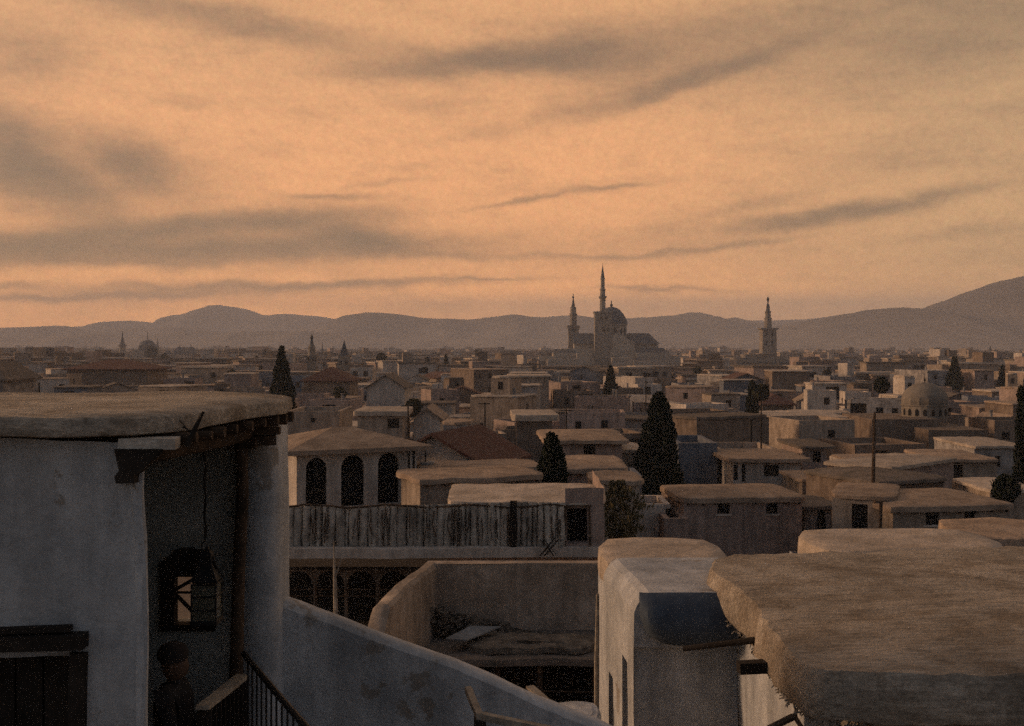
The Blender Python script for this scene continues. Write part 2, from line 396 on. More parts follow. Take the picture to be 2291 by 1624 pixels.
# porch walls
mb = MB()
mb.panel(lambda u, v, q: (-3.8, u, v), 7.36, 9.3, FLOOR, Zh(.6), (), .3)
wx0, wx1, wz0, wz1 = X(366, 9.3), X(478, 9.3), ZZ(1404, 9.3), ZZ(1246, 9.3)
mb.panel(lambda u, v, q: (u, 9.3 + q, v), -3.8, -1.99, FLOOR, Zh(.6), [(wx0, wx1, wz0, wz1, False, .30)], .15)
mb.panel(lambda u, v, q: (-u, 9.6 - q, v), 1.99, 3.8, FLOOR, Zh(.6), [(-wx1, -wx0, wz0, wz1, False, 0.001)], .3)
mb.wobble(.03, .9, .012, 3)
mb.build('porch_wall', M['shaded'], lh, smooth=True)
mb = MB()   # pier at the outer corner, rounded on its right
pts = [(-2.26, 9.29), (-2.25, 9.08), (-2.16, 9.02), (-2.04, 9.02), (-1.985, 9.06), (-1.955, 9.13), (-1.95, 9.3), (-1.96, 9.6), (-2.1, 9.62)]
zs = [FLOOR - 3 + i*.25 for i in range(27)]; zs = [z for z in zs if z < Zh(.66)] + [Zh(.62)]
o = 0
for z in zs:
    lean = .035*(Zh(.62) - z)/3
    mb.v += [Vector((x + (lean if x > -2.1 else 0), y, z)) for x, y in pts]
n = len(pts)
for i in range(len(zs)-1):
    for k in range(n): mb.f.append((i*n+k, i*n+(k+1) % n, (i+1)*n+(k+1) % n, (i+1)*n+k))
mb.wobble(.02, 1.1, .008, 3.5)
mb.build('pier', M['white'], lh, smooth=True)
# small barred window in the porch wall
mb = MB(); fw = .075; y0, y1 = 9.255, 9.37
def brick(a, b, c, d, yy0=y0, yy1=y1): mb.box(a, b, yy0, yy1, c, d)
brick(wx0 - .02, wx0 + .10, wz0 - .02, wz1 - .08); brick(wx1 - .05, wx1 + .02, wz0 - .02, wz1 - .08)
brick(wx0 + .10, wx1 - .05, wz0 - .02, wz0 + .035); brick(wx0 + .10, wx1 - .05, wz1 - .16, wz1 - .08)
cx = (wx0 + wx1)/2
for k in range(8):      # cusped head board
    a0 = wx0 - .02 + k*(wx1 - wx0 + .04)/8; t = abs((k + .5)/4 - 1); hh = .11*(1 - t*t) + (.035 if 2 <= k <= 5 else 0)
    brick(a0, a0 + (wx1 - wx0 + .04)/8, wz1 - .08, wz1 - .06 + hh)
wf = mb.build('window', M['wood'], lh)
mb = MB(); ym = 9.33
mb.beam((wx0 + .1, ym, wz0 + .32), (wx1 - .1, ym, wz1 - .15), .02, .03); mb.beam((wx0 + .1, ym + .02, wz0 + .26), (wx1 - .12, ym + .02, wz0 + .05), .02, .03)
mb.beam((wx0 + .1, ym + .03, wz0 + .285), (wx1 - .05, ym + .03, wz0 + .285), .015, .02)
own(wf, mb.build('lattice', M['wood'], lh))
# roof
mb = MB()
mb.slab([(-8, 6.78), (-5.5, 6.76), (-2.6, 6.80), (-2.13, 7.1), (-1.98, 8.0), (-1.80, 8.95), (-1.95, 9.7), (-2.6, 10.2), (-8, 10.4)], Zh(.575), .12, .05, 1, .22, .012, 5, prof=[(.05, 0), (.01, .01), (0, .04), (.01, .11), (.03, .125), (.35, .15)])
for v in mb.v:
    t = max(0, min(1, (v.x + 2.6)/.7)) * max(0, min(1, (v.y - 7.0)/1.5)); v.z += .02*t
    v.z += .03*noise.noise(Vector((v.x*.9, v.y*.9, 3)))
rf = mb.build('roof', M['mudbig'], lh, smooth=True)
mb = MB()
for (y, xe, r) in ((7.12, -2.05, .035), (7.3, -2.0, .03), (7.55, -1.98, .04), (7.85, -1.97, .035), (8.15, -1.93, .04), (8.45, -1.9, .035), (8.72, -1.86, .045), (8.95, -1.84, .05), (9.2, -1.84, .045)):
    mb.tube([(-3.7, y, Zh(.625)), (xe, y + .03, Zh(.60))], r, 9)
rb_ = mb.build('rafter_end', M['log'], lh); rb_['kind'] = 'stuff'
mb = MB(); mb.tube([(-2.42, 6.97, Zh(.73)), (-2.3, 7.6, Zh(.715)), (-2.2, 8.3, Zh(.72)), (-2.13, 9.15, Zh(.71))], [.05, .055, .05, .055], 10); mb.wobble(.015, 3)
mb.build('header_beam', M['log'], lh)
mb = MB(); mb.beam((-2.12, 8.93, Zh(.78)), (-1.93, 8.98, Zh(.775)), .12, .075); mb.beam((-2.2, 8.97, Zh(.70)), (-1.9, 9.0, Zh(.70)), .12, .06)
mb.build('pier_bracket', M['log'], lh)
mb = MB()
vs = []
for y in (6.9, 7.02):
    vs += [(-2.50, y, Zh(.655)), (-2.2, y, Zh(.655)), (-2.34, y, Zh(.80)), (-2.375, y, Zh(.82)), (-2.375, y, Zh(.87)), (-2.49, y, Zh(.87)), (-2.50, y, Zh(.825)), (-2.47, y, Zh(.79))]
mb.add(vs, [tuple(range(8)), tuple(reversed(range(8, 16)))] + [(i, (i+1) % 8, 8 + (i+1) % 8, 8+i) for i in range(8)])
mb.wobble(.008, 8)
mb.build('corner_bracket', M['wood'], lh)
mb = MB(); mb.box(-2.49, -2.13, 6.92, 7.05, Zh(.66), Zh(.59)); mb.wobble(.015, 5); mb.build('eave_board', M['cane'], lh)
mb = MB(); mb.tube([(-1.20 - 1.06, 8.78, FLOOR - .2), (-2.21, 8.8, Zh(2.7)), (-2.19, 8.79, Zh(1.8)), (-2.165, 8.8, Zh(1.2)), (-2.17, 8.8, Zh(.74))], [.06, .056, .05, .05, .042], 10)
mb.tube([(-2.28, 8.8, Zh(.80)), (-2.05, 8.8, Zh(.79))], .035, 8); mb.wobble(.012, 3)
mb.build('porch_post', M['log'], lh, smooth=True)
mb = MB(); mb.box(-7.5, -1.3, 5.6, 7.0, FLOOR - .4, FLOOR - .004); mb.box(-3.8, -1.3, 7.0, 9.29, FLOOR - .4, FLOOR - .004)
mb.build('terrace', M['grey'], lh)
# arched niche low in the porch wall left of the plank is dark: a wooden shutter
stk = MB(); stk.tube([P(418, 998, 7.05), P(438, 955, 7.08), P(455, 921, 7.12)], [.022, .016, .009], 7)
for a, b in (((407, 955), (432, 965)), ((401, 940), (420, 962))): stk.tube([P(*a, 7.07), P(*b, 7.07)], .004, 4)
o = stk.build('roof_stick', M['wood']); tag(o, 'short dark stick poking up from the eave of the near plastered house', 'stick')
# balustrade of the porch
bl = thing('balustrade', 'dark iron handrail with thin upright bars below the porch post', 'railing', (-1.7, 8.0, FLOOR))
ra = Vector((-2.13, 8.72, Zh(2.45))); rb2 = Vector((-.98, 6.3, Zh(2.42)))
mb = MB(); mb.tube([ra, ra.lerp(rb2, .5) + Vector((0, 0, -.01)), rb2], .024, 8); mb.build('handrail', M['iron'], bl)
for k in range(1, 17):
    q = ra.lerp(rb2, k/17); mb = MB(); mb.tube([q, Vector((q.x, q.y, FLOOR))], .0075, 6); mb.build('baluster', M['iron'], bl)
pl = thing('plank_rail', 'pale weathered plank rail over dark boards at the porch edge', 'railing', (-2.3, 8.1, FLOOR))
a = Vector((X(543, 8.75), 8.75, ZZ(1512, 8.75))); b = Vector((X(452, 7.7), 7.7, ZZ(1583, 7.7)))
mb = MB(); mb.beam(a, b, .10, .03); mb.wobble(.01, 4); mb.build('plank', M['lightwood'], pl)
for k in range(9):
    q = a.lerp(b, (k + .5)/9); q2 = Vector((q.x, q.y, FLOOR)); mb = MB(); mb.beam(q - Vector((0, 0, .02)), q2, .1, .018); mb.build('board', M['wood'], pl)
# ------------------------------------------------------------------ lantern
ln = thing('hanging_lantern', 'black iron lantern hanging on a rope before the barred window', 'lantern', (X(456, 8.0), 8.0, ZZ(1385, 8.0)))
def pz(py): return ZZ(py, 8.0)
lx = X(463, 8.0); 
mb = MB(); hw = .088
for sx in (-1, 1):
    for sy in (-1, 1): mb.tube([(lx+sx*hw, 8+sy*hw, pz(1385)), (lx+sx*hw, 8+sy*hw, pz(1303))], .006, 5)
for zz in (1385, 1360, 1330, 1303):
    for k in range(4):
        c = [(-1,-1),(1,-1),(1,1),(-1,1)]; a = c[k]; b = c[(k+1) % 4]
        mb.tube([(lx+a[0]*hw, 8+a[1]*hw, pz(zz)), (lx+b[0]*hw, 8+b[1]*hw, pz(zz))], .006, 5)
for k in range(4):
    c = [(-1,-1),(1,-1),(1,1),(-1,1)][k]
    mb.tube([(lx+c[0]*hw*1.12, 8+c[1]*hw*1.12, pz(1300)), (lx+c[0]*.045, 8+c[1]*.045, pz(1265)), (lx+c[0]*.03, 8+c[1]*.03, pz(1240))], .007, 5)
mb.build('frame', M['iron'], ln)
mb = MB(); mb.lathe((lx, 8, pz(1300)), [(.115, 0), (.12, .008), (.06, .09), (.045, .12), (.045, .18), (.06, .185), (.052, .21), (.02, .235), (.012, .25)], 4, math.pi/4); mb.build('cap', M['iron'], ln)
mb = MB(); mb.box(lx-hw*1.1, lx+hw*1.1, 8-hw*1.1, 8+hw*1.1, pz(1392), pz(1385)); mb.lathe((lx, 8, pz(1385)), [(.035, 0), (.04, .05), (.02, .08), (.025, .12)], 10); mb.build('burner', M['iron'], ln)
mb = MB()
for k in range(4):
    c = [(-1,-1),(1,-1),(1,1),(-1,1)]; a = c[k]; b = c[(k+1) % 4]; q = .95
    mb.add([(lx+a[0]*hw*q, 8+a[1]*hw*q, pz(1384)), (lx+b[0]*hw*q, 8+b[1]*hw*q, pz(1384)), (lx+b[0]*hw*q, 8+b[1]*hw*q, pz(1305)), (lx+a[0]*hw*q, 8+a[1]*hw*q, pz(1305))], [(0,1,2,3)])
mb.build('glass_pane', M['glass'], ln)
mb = MB(); zc = pz(1222)
pts = [(lx - .005 + .035*math.cos(t), 8, zc + .04*math.sin(t)) for t in [math.pi*.62 + k*math.pi*1.5/9 for k in range(10)]]
mb.tube([(lx - .012, 8, pz(1209))] + pts, .005, 6); mb.tube([(lx - .012, 8, pz(1212)), (lx-.014, 8, pz(1200))], .006, 6); mb.build('hook', M['iron'], ln)
mb = MB(); rp = [(lx - .014 + .006*math.sin(k*1.7), 8 + .004*math.cos(k*2.1), pz(1202) + (Zh(.67) - pz(1202))*k/12) for k in range(13)]
mb.tube(rp, [.009 + .004*(k % 3 == 1) for k in range(13)], 6); mb.build('rope', M['wood'], ln)
# ------------------------------------------------------------------ person in the shade of the porch
px_, py_ = -2.54, 8.25
pr = bpy.data.meshes.new('person')
J = {'pelvis': (0, 0, .92), 'waist': (0, 0, 1.08), 'chest': (0, 0, 1.28), 'neckb': (.01, 0, 1.41), 'neck': (.02, 0, 1.46),
     'shl': (-.02, .17, 1.37), 'shr': (-.02, -.18, 1.37), 'ell': (.03, .24, 1.10), 'elr': (.06, -.24, 1.11), 'wrl': (.2, .19, .96), 'wrr': (.26, -.15, 1.02),
     'hipl': (0, .09, .88), 'hipr': (0, -.09, .88), 'knl': (.04, .10, .48), 'knr': (-.02, -.1, .48), 'anl': (.0, .1, .08), 'anr': (-.06, -.1, .08), 'tol': (.15, .11, .03), 'tor': (.09, -.11, .03)}
E = [('pelvis','waist'),('waist','chest'),('chest','neckb'),('neckb','neck'),('chest','shl'),('chest','shr'),('shl','ell'),('shr','elr'),('ell','wrl'),('elr','wrr'),
     ('pelvis','hipl'),('pelvis','hipr'),('hipl','knl'),('hipr','knr'),('knl','anl'),('knr','anr'),('anl','tol'),('anr','tor')]
RD = dict(pelvis=.15, waist=.14, chest=.155, neckb=.075, neck=.055, shl=.075, shr=.075, ell=.055, elr=.055, wrl=.035, wrr=.035, hipl=.1, hipr=.1, knl=.07, knr=.07, anl=.045, anr=.045, tol=.035, tor=.035)
def skinned(name, J, E, RD, root, m, sub=1, parent=None):
    ks = list(J); me = bpy.data.meshes.new(name)
    me.from_pydata([J[k] for k in ks], [(ks.index(a), ks.index(b)) for a, b in E], [])
    me.materials.append(m); ob = bpy.data.objects.new(name, me); col.objects.link(ob)
    sk = ob.modifiers.new('Skin', 'SKIN')
    if not me.skin_vertices:
        bpy.context.view_layer.objects.active = ob
        bpy.ops.mesh.customdata_skin_add()
    for i, k in enumerate(ks):
        r = RD[k]; me.skin_vertices[0].data[i].radius = (r, r); me.skin_vertices[0].data[i].use_root = (k == root)
    s = ob.modifiers.new('Subdivision', 'SUBSURF'); s.levels = sub; s.render_levels = sub
    if parent: ob.parent = parent
    return ob
body = skinned('person', J, E, RD, 'pelvis', M['robe'], 2)
body.location = (px_, py_, FLOOR); tag(body, 'person in dark clothes and round cap standing in the porch, face turned right', 'person')
# head: shaped lathe sections in profile, face towards +x
hd = MB(); hz = 1.57
prof = [(-.13, .035, .040), (-.115, .055, .050), (-.09, .075, .062), (-.06, .086, .068), (-.03, .092, .072), (0, .098, .076), (.03, .1, .077), (.06, .096, .074), (.09, .08, .064), (.115, .05, .042), (.125, .01, .01)]
n = 20
for (dz, rx, ry) in prof:
    for k in range(n):
        a = 2*math.pi*k/n; x = rx*math.cos(a); y = ry*math.sin(a); f = max(0, math.cos(a))**6
        nose = {-.03: .022, -.06: .012, 0: .010, -.09: .008}.get(dz, 0); eye = -.006 if dz == .03 and abs(math.sin(a)) > .2 and math.cos(a) > .5 else 0
        hd.v.append(Vector((x + nose*f + eye + (.01 if dz < -.05 and math.cos(a) > 0 else 0), y, hz + dz)))
for i in range(len(prof)-1):
    for k in range(n): hd.f.append((i*n+k, i*n+(k+1) % n, (i+1)*n+(k+1) % n, (i+1)*n+k))
for sy in (-1, 1): hd.lathe((0, sy*.076, hz - .015), [(.01, -.03), (.02, -.01), (.022, .015), (.012, .03)], 8, sq=.9)
hd.lathe((.0, 0, 1.42), [(.05, 0), (.048, .05)], 12)
hd.build('head', M['skin'], body, smooth=True, world=False)
for sy in (-1, 1):
    eb = MB(); eb.lathe((.089, sy*.03, hz + .022), [(.002, -.008), (.009, -.003), (.009, .003), (.002, .008)], 8); eb.build('eye', M['iron'], body, world=False)
cp = MB(); cp.lathe((-.01, 0, hz + .035), [(.104, -.02), (.112, .0), (.115, .03), (.112, .06), (.095, .09), (.06, .11), (.01, .118)], 20); cp.wobble(.008, 9)
cp.build('cap', M['cap'], body, smooth=True, world=False)
for (w, sy, palmdir) in (('wrl', 1, Vector((.8, -.1, -.45)).normalized()), ('wrr', -1, Vector((.8, .15, -.4)).normalized())):
    w0 = Vector(J[w]); side = palmdir.cross(Vector((0, 0, 1))).normalized(); dn = palmdir.cross(side).normalized()
    if dn.z > 0: dn = -dn
    JJ = {'w': w0, 'p': w0 + palmdir*.075}; EE = [('w', 'p')]; RR = {'w': .026, 'p': .03}
    for i, (o_, L_) in enumerate(((-.028, .062), (-.010, .07), (.009, .066), (.027, .052))):
        a = w0 + palmdir*.085 + side*o_; b = a + palmdir*L_*.5 + dn*.006; c = b + palmdir*L_*.35 + dn*.02
        for nm, q in (('a', a), ('b', b), ('c', c)): JJ[f'{nm}{i}'] = q; RR[f'{nm}{i}'] = .0085
        EE += [('p', f'a{i}'), (f'a{i}', f'b{i}'), (f'b{i}', f'c{i}')]
    t0 = w0 + palmdir*.03 - side*.03*sy; t1 = t0 + palmdir*.035 - side*.02*sy + dn*.01; t2 = t1 + palmdir*.025 + dn*.008
    JJ['t0'] = t0; JJ['t1'] = t1; JJ['t2'] = t2; RR['t0'] = .012; RR['t1'] = .010; RR['t2'] = .009
    EE += [('w', 't0'), ('t0', 't1'), ('t1', 't2')]
    skinned('hand', {k: tuple(v) for k, v in JJ.items()}, EE, RR, 'w', M['skin'], 1, body)
rb3 = MB(); rb3.lathe((-.005, 0, .1), [(.2, 0), (.19, .3), (.165, .65), (.155, .9), (.17, 1.1), (.17, 1.22), (.12, 1.31), (.07, 1.34)], 20, sq=.85)
rb3.wobble(.025, 4, .01, 12); rb3.build('robe', M['robe'], body, smooth=True, world=False)
# ================================================================== curved stair parapet below
sw = thing('stair_parapet', 'smooth bluish white parapet wall sweeping down to the right, in the middle foreground', 'wall', (-.6, 9.3, 0))
top = [(560, 1338), (627, 1349), (700, 1376), (800, 1411), (900, 1447), (1010, 1481), (1100, 1521), (1200, 1570), (1335, 1620), (1430, 1665)]
pp = []
for i in range(len(top)-1):
    for j in range(4):
        t = j/4; pp.append((top[i][0]*(1-t) + top[i+1][0]*t, top[i][1]*(1-t) + top[i+1][1]*t))
pp.append(top[-1])
mb = MB(); yb = 9.22
def sec(p):
    q = P(p[0], p[1], yb); x, z = q.x, q.z
    return [(x, yb + .28, z - 5), (x, yb + .27, z - .03), (x, yb + .22, z - .002), (x, yb + .12, z + .01), (x, yb + .04, z), (x, yb, z - .035)] + [(x, yb - .005*k, z - .035 - k*.45) for k in range(1, 9)] + [(x, yb - .05, z - 5)]
for p in pp: mb.v += [Vector(c) for c in sec(p)]
n = len(sec(pp[0]))
for i in range(len(pp)-1):
    for k in range(n-1): mb.f.append((i*n+k, i*n+k+1, (i+1)*n+k+1, (i+1)*n+k))
mb.wobble(.04, .7, .012, 2.6)
mb.build('plaster_wall', M['white'], sw, smooth=True)
# timber frame in front
tf = thing('timber_rail', 'short pale timber post and rail in front of the sweeping parapet', 'railing', (X(1060, 8.5), 8.5, 0))
mb = MB(); mb.beam(P(1046, 1542, 8.9), P(1073, 1603, 8.3), .05, .05); mb.wobble(.008, 4); mb.build('brace', M['lightwood'], tf)
mb = MB(); mb.beam(P(1068, 1600, 8.35), P(1260, 1640, 8.1), .06, .05); mb.wobble(.008, 4); mb.build('rail', M['lightwood'], tf)
mb = MB(); a = P(1074, 1606, 8.35); mb.beam(a, (a.x, a.y, 0), .09, .09); mb.build('post', M['wood'], tf)
# ================================================================== right: the big straw-mud roof
rh = thing('mud_roofed_house', 'house under a broad thick straw and mud roof filling the right foreground', 'house', (4.5, 9, 0))
mb = MB()
mb.slab([(2.62, 13.25), (2.30, 12.95), (2.16, 12.4), (2.30, 11.4), (2.34, 10.9), (2.27, 10.3), (2.25, 9.4), (2.22, 8.75), (2.36, 8.42), (3.2, 8.36), (9, 8.3), (9, 13.9), (5, 13.6)], Zh(2.92), .40, .06, 1, .16, .02, 8, prof=[(.14, 0), (.02, .01), (0, .05), (.02, .2), (.05, .345), (.085, .39), (.32, .41)])
for v in mb.v:
    v.z += .05*noise.noise(Vector((v.x*.7, v.y*.7, 1))) + .02*noise.noise(Vector((v.x*3, v.y*3, 7)))
    if v.x < 4 and v.z < Zh(2.75): v.z += .05*noise.noise(v*3); v.x += .03*noise.noise(v*5)
mb.build('roof', M['mudbig'], rh, smooth=True)
mb = MB(); mb.panel(lambda u, v, q: (u, 8.47 + q, v), 2.80, 8.5, 0, Zh(2.85), (), .4); mb.panel(lambda u, v, q: (2.80, u, v), 8.47, 9.4, 0, Zh(2.85), (), .4)
mb.wobble(.06, .8, .02, 3); mb.build('front_wall', M['mudbig'], rh, smooth=True)
mb = MB(); mb.panel(lambda u, v, q: (u, 9.4 + q, v), 2.48, 3.0, 0, Zh(2.88), (), .3); mb.panel(lambda u, v, q: (2.48 + q, u, v), 9.4, 13.0, 0, Zh(2.88), (), .3)
mb.panel(lambda u, v, q: (u, 13.0 + q, v), 2.48, 9, 0, Zh(2.88), (), 1)
mb.wobble(.04, .8, .015, 3); mb.build('side_wall', M['white'], rh, smooth=True)
mb = MB(); mb.beam((X(1652, 9.8), 9.8, ZZ(1493, 9.8)), (2.6, 9.85, ZZ(1490, 9.8)), .13, .10); mb.wobble(.008, 5); mb.build('beam_end', M['wood'], rh)
mb = MB(); mb.tube([(X(1530, 10.8), 10.8, ZZ(1451, 10.8)), (X(1690, 10.5), 10.5, ZZ(1431, 10.5))], [.026, .034], 8); mb.wobble(.01, 4); mb.build('roof_pole', M['wood'], rh)
mb = MB(); mb.tube([(2.25, 8.8, Zh(2.98)), (X(1700, 8.6), 8.6, ZZ(1640, 8.6))], [.03, .025], 7); mb.tube([(2.27, 8.85, Zh(2.98)), (X(1800, 8.7), 8.6, ZZ(1650, 8.6))], .02, 7); mb.build('strut', M['log'], rh)
rg = random.Random(4); mb = MB()
edge = [(2.2, 12.3), (2.34, 10.9), (2.28, 9.5), (2.26, 8.9), (2.4, 8.5), (2.8, 8.45)]
for i in range(260):
    k = rg.random()*(len(edge)-1); j = int(k); t = k - j; a = Vector((*edge[j], 0)).lerp(Vector((*edge[j+1], 0)), t); z = Zh(2.95) + rg.uniform(-.02, .05)
    q = Vector((a.x + .03, a.y + .03, z)); d = Vector((rg.uniform(-.07, .03), rg.uniform(-.08, .05), rg.uniform(-.06, .0)))
    mb.tube([q, q + d*.7], .006, 4)
o = mb.build('brushwood', M['cane'], rh); o['kind'] = 'stuff'
# ------------------------------------------------------------------ white block with rounded hood, its shade painted on as dark blue
wb = thing('white_block', 'white block with a rounded hood coloured dark as if unlit, beside the broad straw-mud roof', 'building', (1.9, 12, 0))
mb = MB(); xl, yf, yk = 1.33, 11.95, 13.9
ops = [(yk - (b - 0), yk - (a - 0), 0, z, False, .3) for a, b, z in ((yk - 12.72, yk - 12.36, Zh(3.62)), (yk - 13.45, yk - 13.1, Zh(4.3)))]
ops = [(12.30, 12.62, 0, Zh(3.55), False, .35), (13.2, 13.55, 0, Zh(4.0), False, .35)]
def TL(u, v, q):
    t = max(0, min(1, (v - Zh(4.2))/1.5)); lean = (u - yf)/(yk - yf)*.17*1.0
    return (xl - lean + q, u, v)
mb.panel(TL, yf, yk, 0, Zh(2.92), ops, .25)
mb.panel(lambda u, v, q: (u, 12.05 + q, v), xl, 2.49, 0, Zh(3.0), (), .25)
# stepped, softly rounded top
pr_ = [(xl, Zh(2.92)), (xl + .03, Zh(2.84)), (xl + .09, Zh(2.75)), (xl + .17, Zh(2.70)), (xl + .3, Zh(2.69)), (2.6, Zh(2.69))]
ys = [yf + (yk - yf)*i/8 for i in range(9)]
for y in ys:
    lean = (y - yf)/(yk - yf)*.17
    mb.v += [Vector((x - lean*(1 if x < 2.4 else 0), y, z)) for x, z in pr_]
o = len(mb.v) - len(ys)*len(pr_); n = len(pr_)
for i in range(len(ys)-1):
    for k in range(n-1): mb.f.append((o+i*n+k, o+i*n+k+1, o+(i+1)*n+k+1, o+(i+1)*n+k))
mb.f.append(tuple(o+k for k in range(n)) + (len(mb.v), len(mb.v)+1)); mb.v += [Vector((2.6, yf, Zh(3.3))), Vector((xl, yf, Zh(3.3)))]
mb.wobble(.025, .9, .008, 3)
mb.build('wall', M['white'], wb)
mb = MB(); prf = [(11.945, 2.695), (11.86, 2.74), (11.76, 2.84), (11.70, 2.96), (11.70, 3.08), (11.76, 3.18), (11.87, 3.25), (12.04, 3.27)]
xs = [xl + .06 + i*(2.42 - xl - .06)/16 for i in range(17)]
for i, x in enumerate(xs):
    e = max(0, 1 - i/1.6)**2; s_ = min(1, i/7); fq = .42 + .58*math.sqrt(1 - (1 - s_)**2)
    for y, h in prf:
        t = (h - 2.695)/.575; mb.v.append(Vector((x + e*.0, y + (12.0 - y)*e*.6, Zh(2.695 + (h - 2.695)*fq))))
n = len(prf)
for i in range(len(xs)-1):
    for k in range(n-1): mb.f.append((i*n+k, i*n+k+1, (i+1)*n+k+1, (i+1)*n+k))
mb.f.append(tuple(range(n)))
mb.wobble(.015, 1.2); mb.build('hood', M['hoodshade'], wb, smooth=True)
for a, b, z in ((12.30, 12.62, Zh(3.55)), (13.2, 13.55, Zh(4.0))):
    mb = MB(); mb.box(xl + .12, xl + .16, a + .01, b - .01, 0, z - .02); mb.build('door', M['wood'], wb)
# long low roofs just behind
house((X(1352, 16) + X(1628, 16))/2, 15.7, R(-1.5), 1.80, 2.1, Zh(3.30), 0, wall='white', roof='mudpale', th=.36, over=.04, crown=.0, label='narrow pale roof with a rounded end, directly behind the white block', group='near roofs', name='low_house', extras='nobeam', bars=0, seed=3, jit=.01)
house((X(1775, 17) + X(2215, 17))/2 + .1, 16.0, R(1.0), 2.85, 1.9, Zh(3.17), 0, wall='white', roof='mudpale', th=.36, over=.04, crown=.0, label='long pale rounded roof showing over the far edge of the broad mud roof', group='near roofs', name='low_house', extras='nobeam', bars=0, seed=4, jit=.02)
house(X(2320, 17.5), 17.2, R(3), 2.1, 1.6, ZZ(1222, 17), 0, wall='tan', roof='mud', th=.25, over=.15, crown=.06, label='brown mud roof at the right edge beside the long pale rounded roof', group='near roofs', name='low_house', extras='nobeam', bars=0, seed=5)
# pole
mb = MB(); mb.tube([(X(1337, 15), 15, 0), (X(1336, 15), 15, ZZ(1480, 15)), (X(1337, 15), 15, ZZ(1326, 15))], [.045, .035, .022], 7); mb.wobble(.02, .8)
tag(mb.build('wooden_pole', M['lightwood']), 'thin pale wooden pole standing upright left of the white block', 'pole')
mb = MB(); mb.beam(P(1186, 1536, 11.5), P(1235, 1580, 11.0), .09, .025); mb.wobble(.006, 4)
tag(mb.build('loose_plank', M['lightwood']), 'pale plank slanting up beyond the foot of the sweeping parapet', 'plank')
mb = MB(); mb.slab([(X(1225, 11.2), 11.0), (X(1346, 11.2), 11.0), (X(1346, 11.6), 11.7), (X(1225, 11.6), 11.7)], ZZ(1606, 11.2) - .6, .62, .02, 2, .12, .01, 9)
tag(mb.build('low_wall', M['white'], smooth=True), 'low rounded white wall top between the sweeping parapet and the pale pole', 'wall')
# ================================================================== broken courtyard
cy = thing('ruined_courtyard', 'roofless walled yard with rubble and a mud floor over a dark open shed', 'courtyard', (-1, 26, 0))
zf = Zh(7.02)
mb = MB()
mb.panel(lambda u, v, q: (u, 27.0 + q, v), X(955, 27), X(1400, 27), zf - .2, Zh(5.36), (), .4)
for i in range(12): pass
mb.panel(lambda u, v, q: (u, 27.35, v), X(955, 27), X(1400, 27), zf - .2, Zh(5.36), (), .6)
mb.add([(X(955,27),27,Zh(5.36)),(X(1400,27),27,Zh(5.36)),(X(1400,27),27.35,Zh(5.36)),(X(955,27),27.35,Zh(5.36))], [(0,1,2,3)])
mb.wobble(.05, .6, .02, 3)
mb.build('back_wall', M['tan'], cy)
pth = [(X(963, 27.0), 27.1, 5.33), (-2.35, 24.9, 5.33), (X(856, 23), 22.9, 5.36), (X(848, 22.8), 22.6, 5.62), (X(846, 22.8), 22.4, 5.85), (X(812, 22), 22.0, 5.62), (X(778, 21.7), 21.7, 5.72), (X(740, 21.4), 21.4, 5.85)]
mb = MB(); sec_ = []
fine = []
for i in range(len(pth)-1):
    a = Vector(pth[i]); b = Vector(pth[i+1]); k = max(2, int((b-a).length/.3))
    fine += [a.lerp(b, j/k) for j in range(k)]
fine.append(Vector(pth[-1]))
for p in fine:
    x, y, h = p; mb.v += [Vector(c) for c in ((x + .22, y - .05, 4.2), (x + .2, y - .05, zf), (x + .17, y - .04, Zh(h + .08)), (x + .1, y, Zh(h)), (x - .1, y, Zh(h)), (x - .18, y, Zh(h + .08)), (x - .22, y, 0))]
n = 7
for i in range(len(fine)-1):
    for k in range(n-1): mb.f.append((i*n+k, i*n+k+1, (i+1)*n+k+1, (i+1)*n+k))
mb.wobble(.06, .9, .03, 3); mb.build('side_wall', M['tan'], cy, smooth=True)
mb = MB(); mb.slab([(-3.3, 24.4), (X(1010, 24.5), 24.5), (X(1345, 24.5), 24.6), (X(1400, 27), 26.99), (X(955, 27), 26.99), (-3.0, 25.5)], zf - .16, .16, .02, 0, .5, .03, 2)
mb.wobble(.05, .8, .02, 3); mb.build('floor', M['muddark'], cy)
mb = MB(); mb.slab([(X(1030, 25), 25.0), (X(1100, 25), 24.8), (X(1340, 25), 24.9), (X(1340, 26), 26.2), (X(1100, 26), 26.3), (X(1045, 26), 26.0)], zf + .01, .14, .12, 2, .4, .05, 3); mb.wobble(.08, 1.2, .03, 4); mb.build('earth_heap', M['rubble'], cy, smooth=True)
rg = random.Random(2)
mb = MB()
for i in range(260):
    t = rg.random()**1.4; c = Vector((-1.95 + t*3.2 + rg.gauss(0, .12), 26.75 - rg.random()*.6*(1-t*.5) - .2*t, zf + rg.random()*.75*(1-t)**1.6)); s = rg.uniform(.03, .11)
    o_ = len(mb.v); mb.box(c.x - s, c.x + s*rg.uniform(.5, 1.4), c.y - s, c.y + s, c.z - s*.5, c.z + s*.6)
    q = Matrix.Rotation(rg.uniform(0, 3), 3, 'Z') @ Matrix.Rotation(rg.uniform(-.6, .6), 3, 'X')
    for v in mb.v[o_:]: v.xyz = c + q @ (v - c)
for i in range(110):
    c = Vector((-2.75 + rg.gauss(0, .15), 24.6 + rg.gauss(0, .25), zf + abs(rg.gauss(0, .14)))); s = rg.uniform(.03, .1); mb.box(c.x-s, c.x+s, c.y-s, c.y+s, c.z-s*.5, c.z+s*.6)
mb.wobble(.03, 6)
tag(mb.build('rubble', M['rubble']), 'heap of broken stones and earth along the foot of the yard wall', 'rubble', kind='stuff')
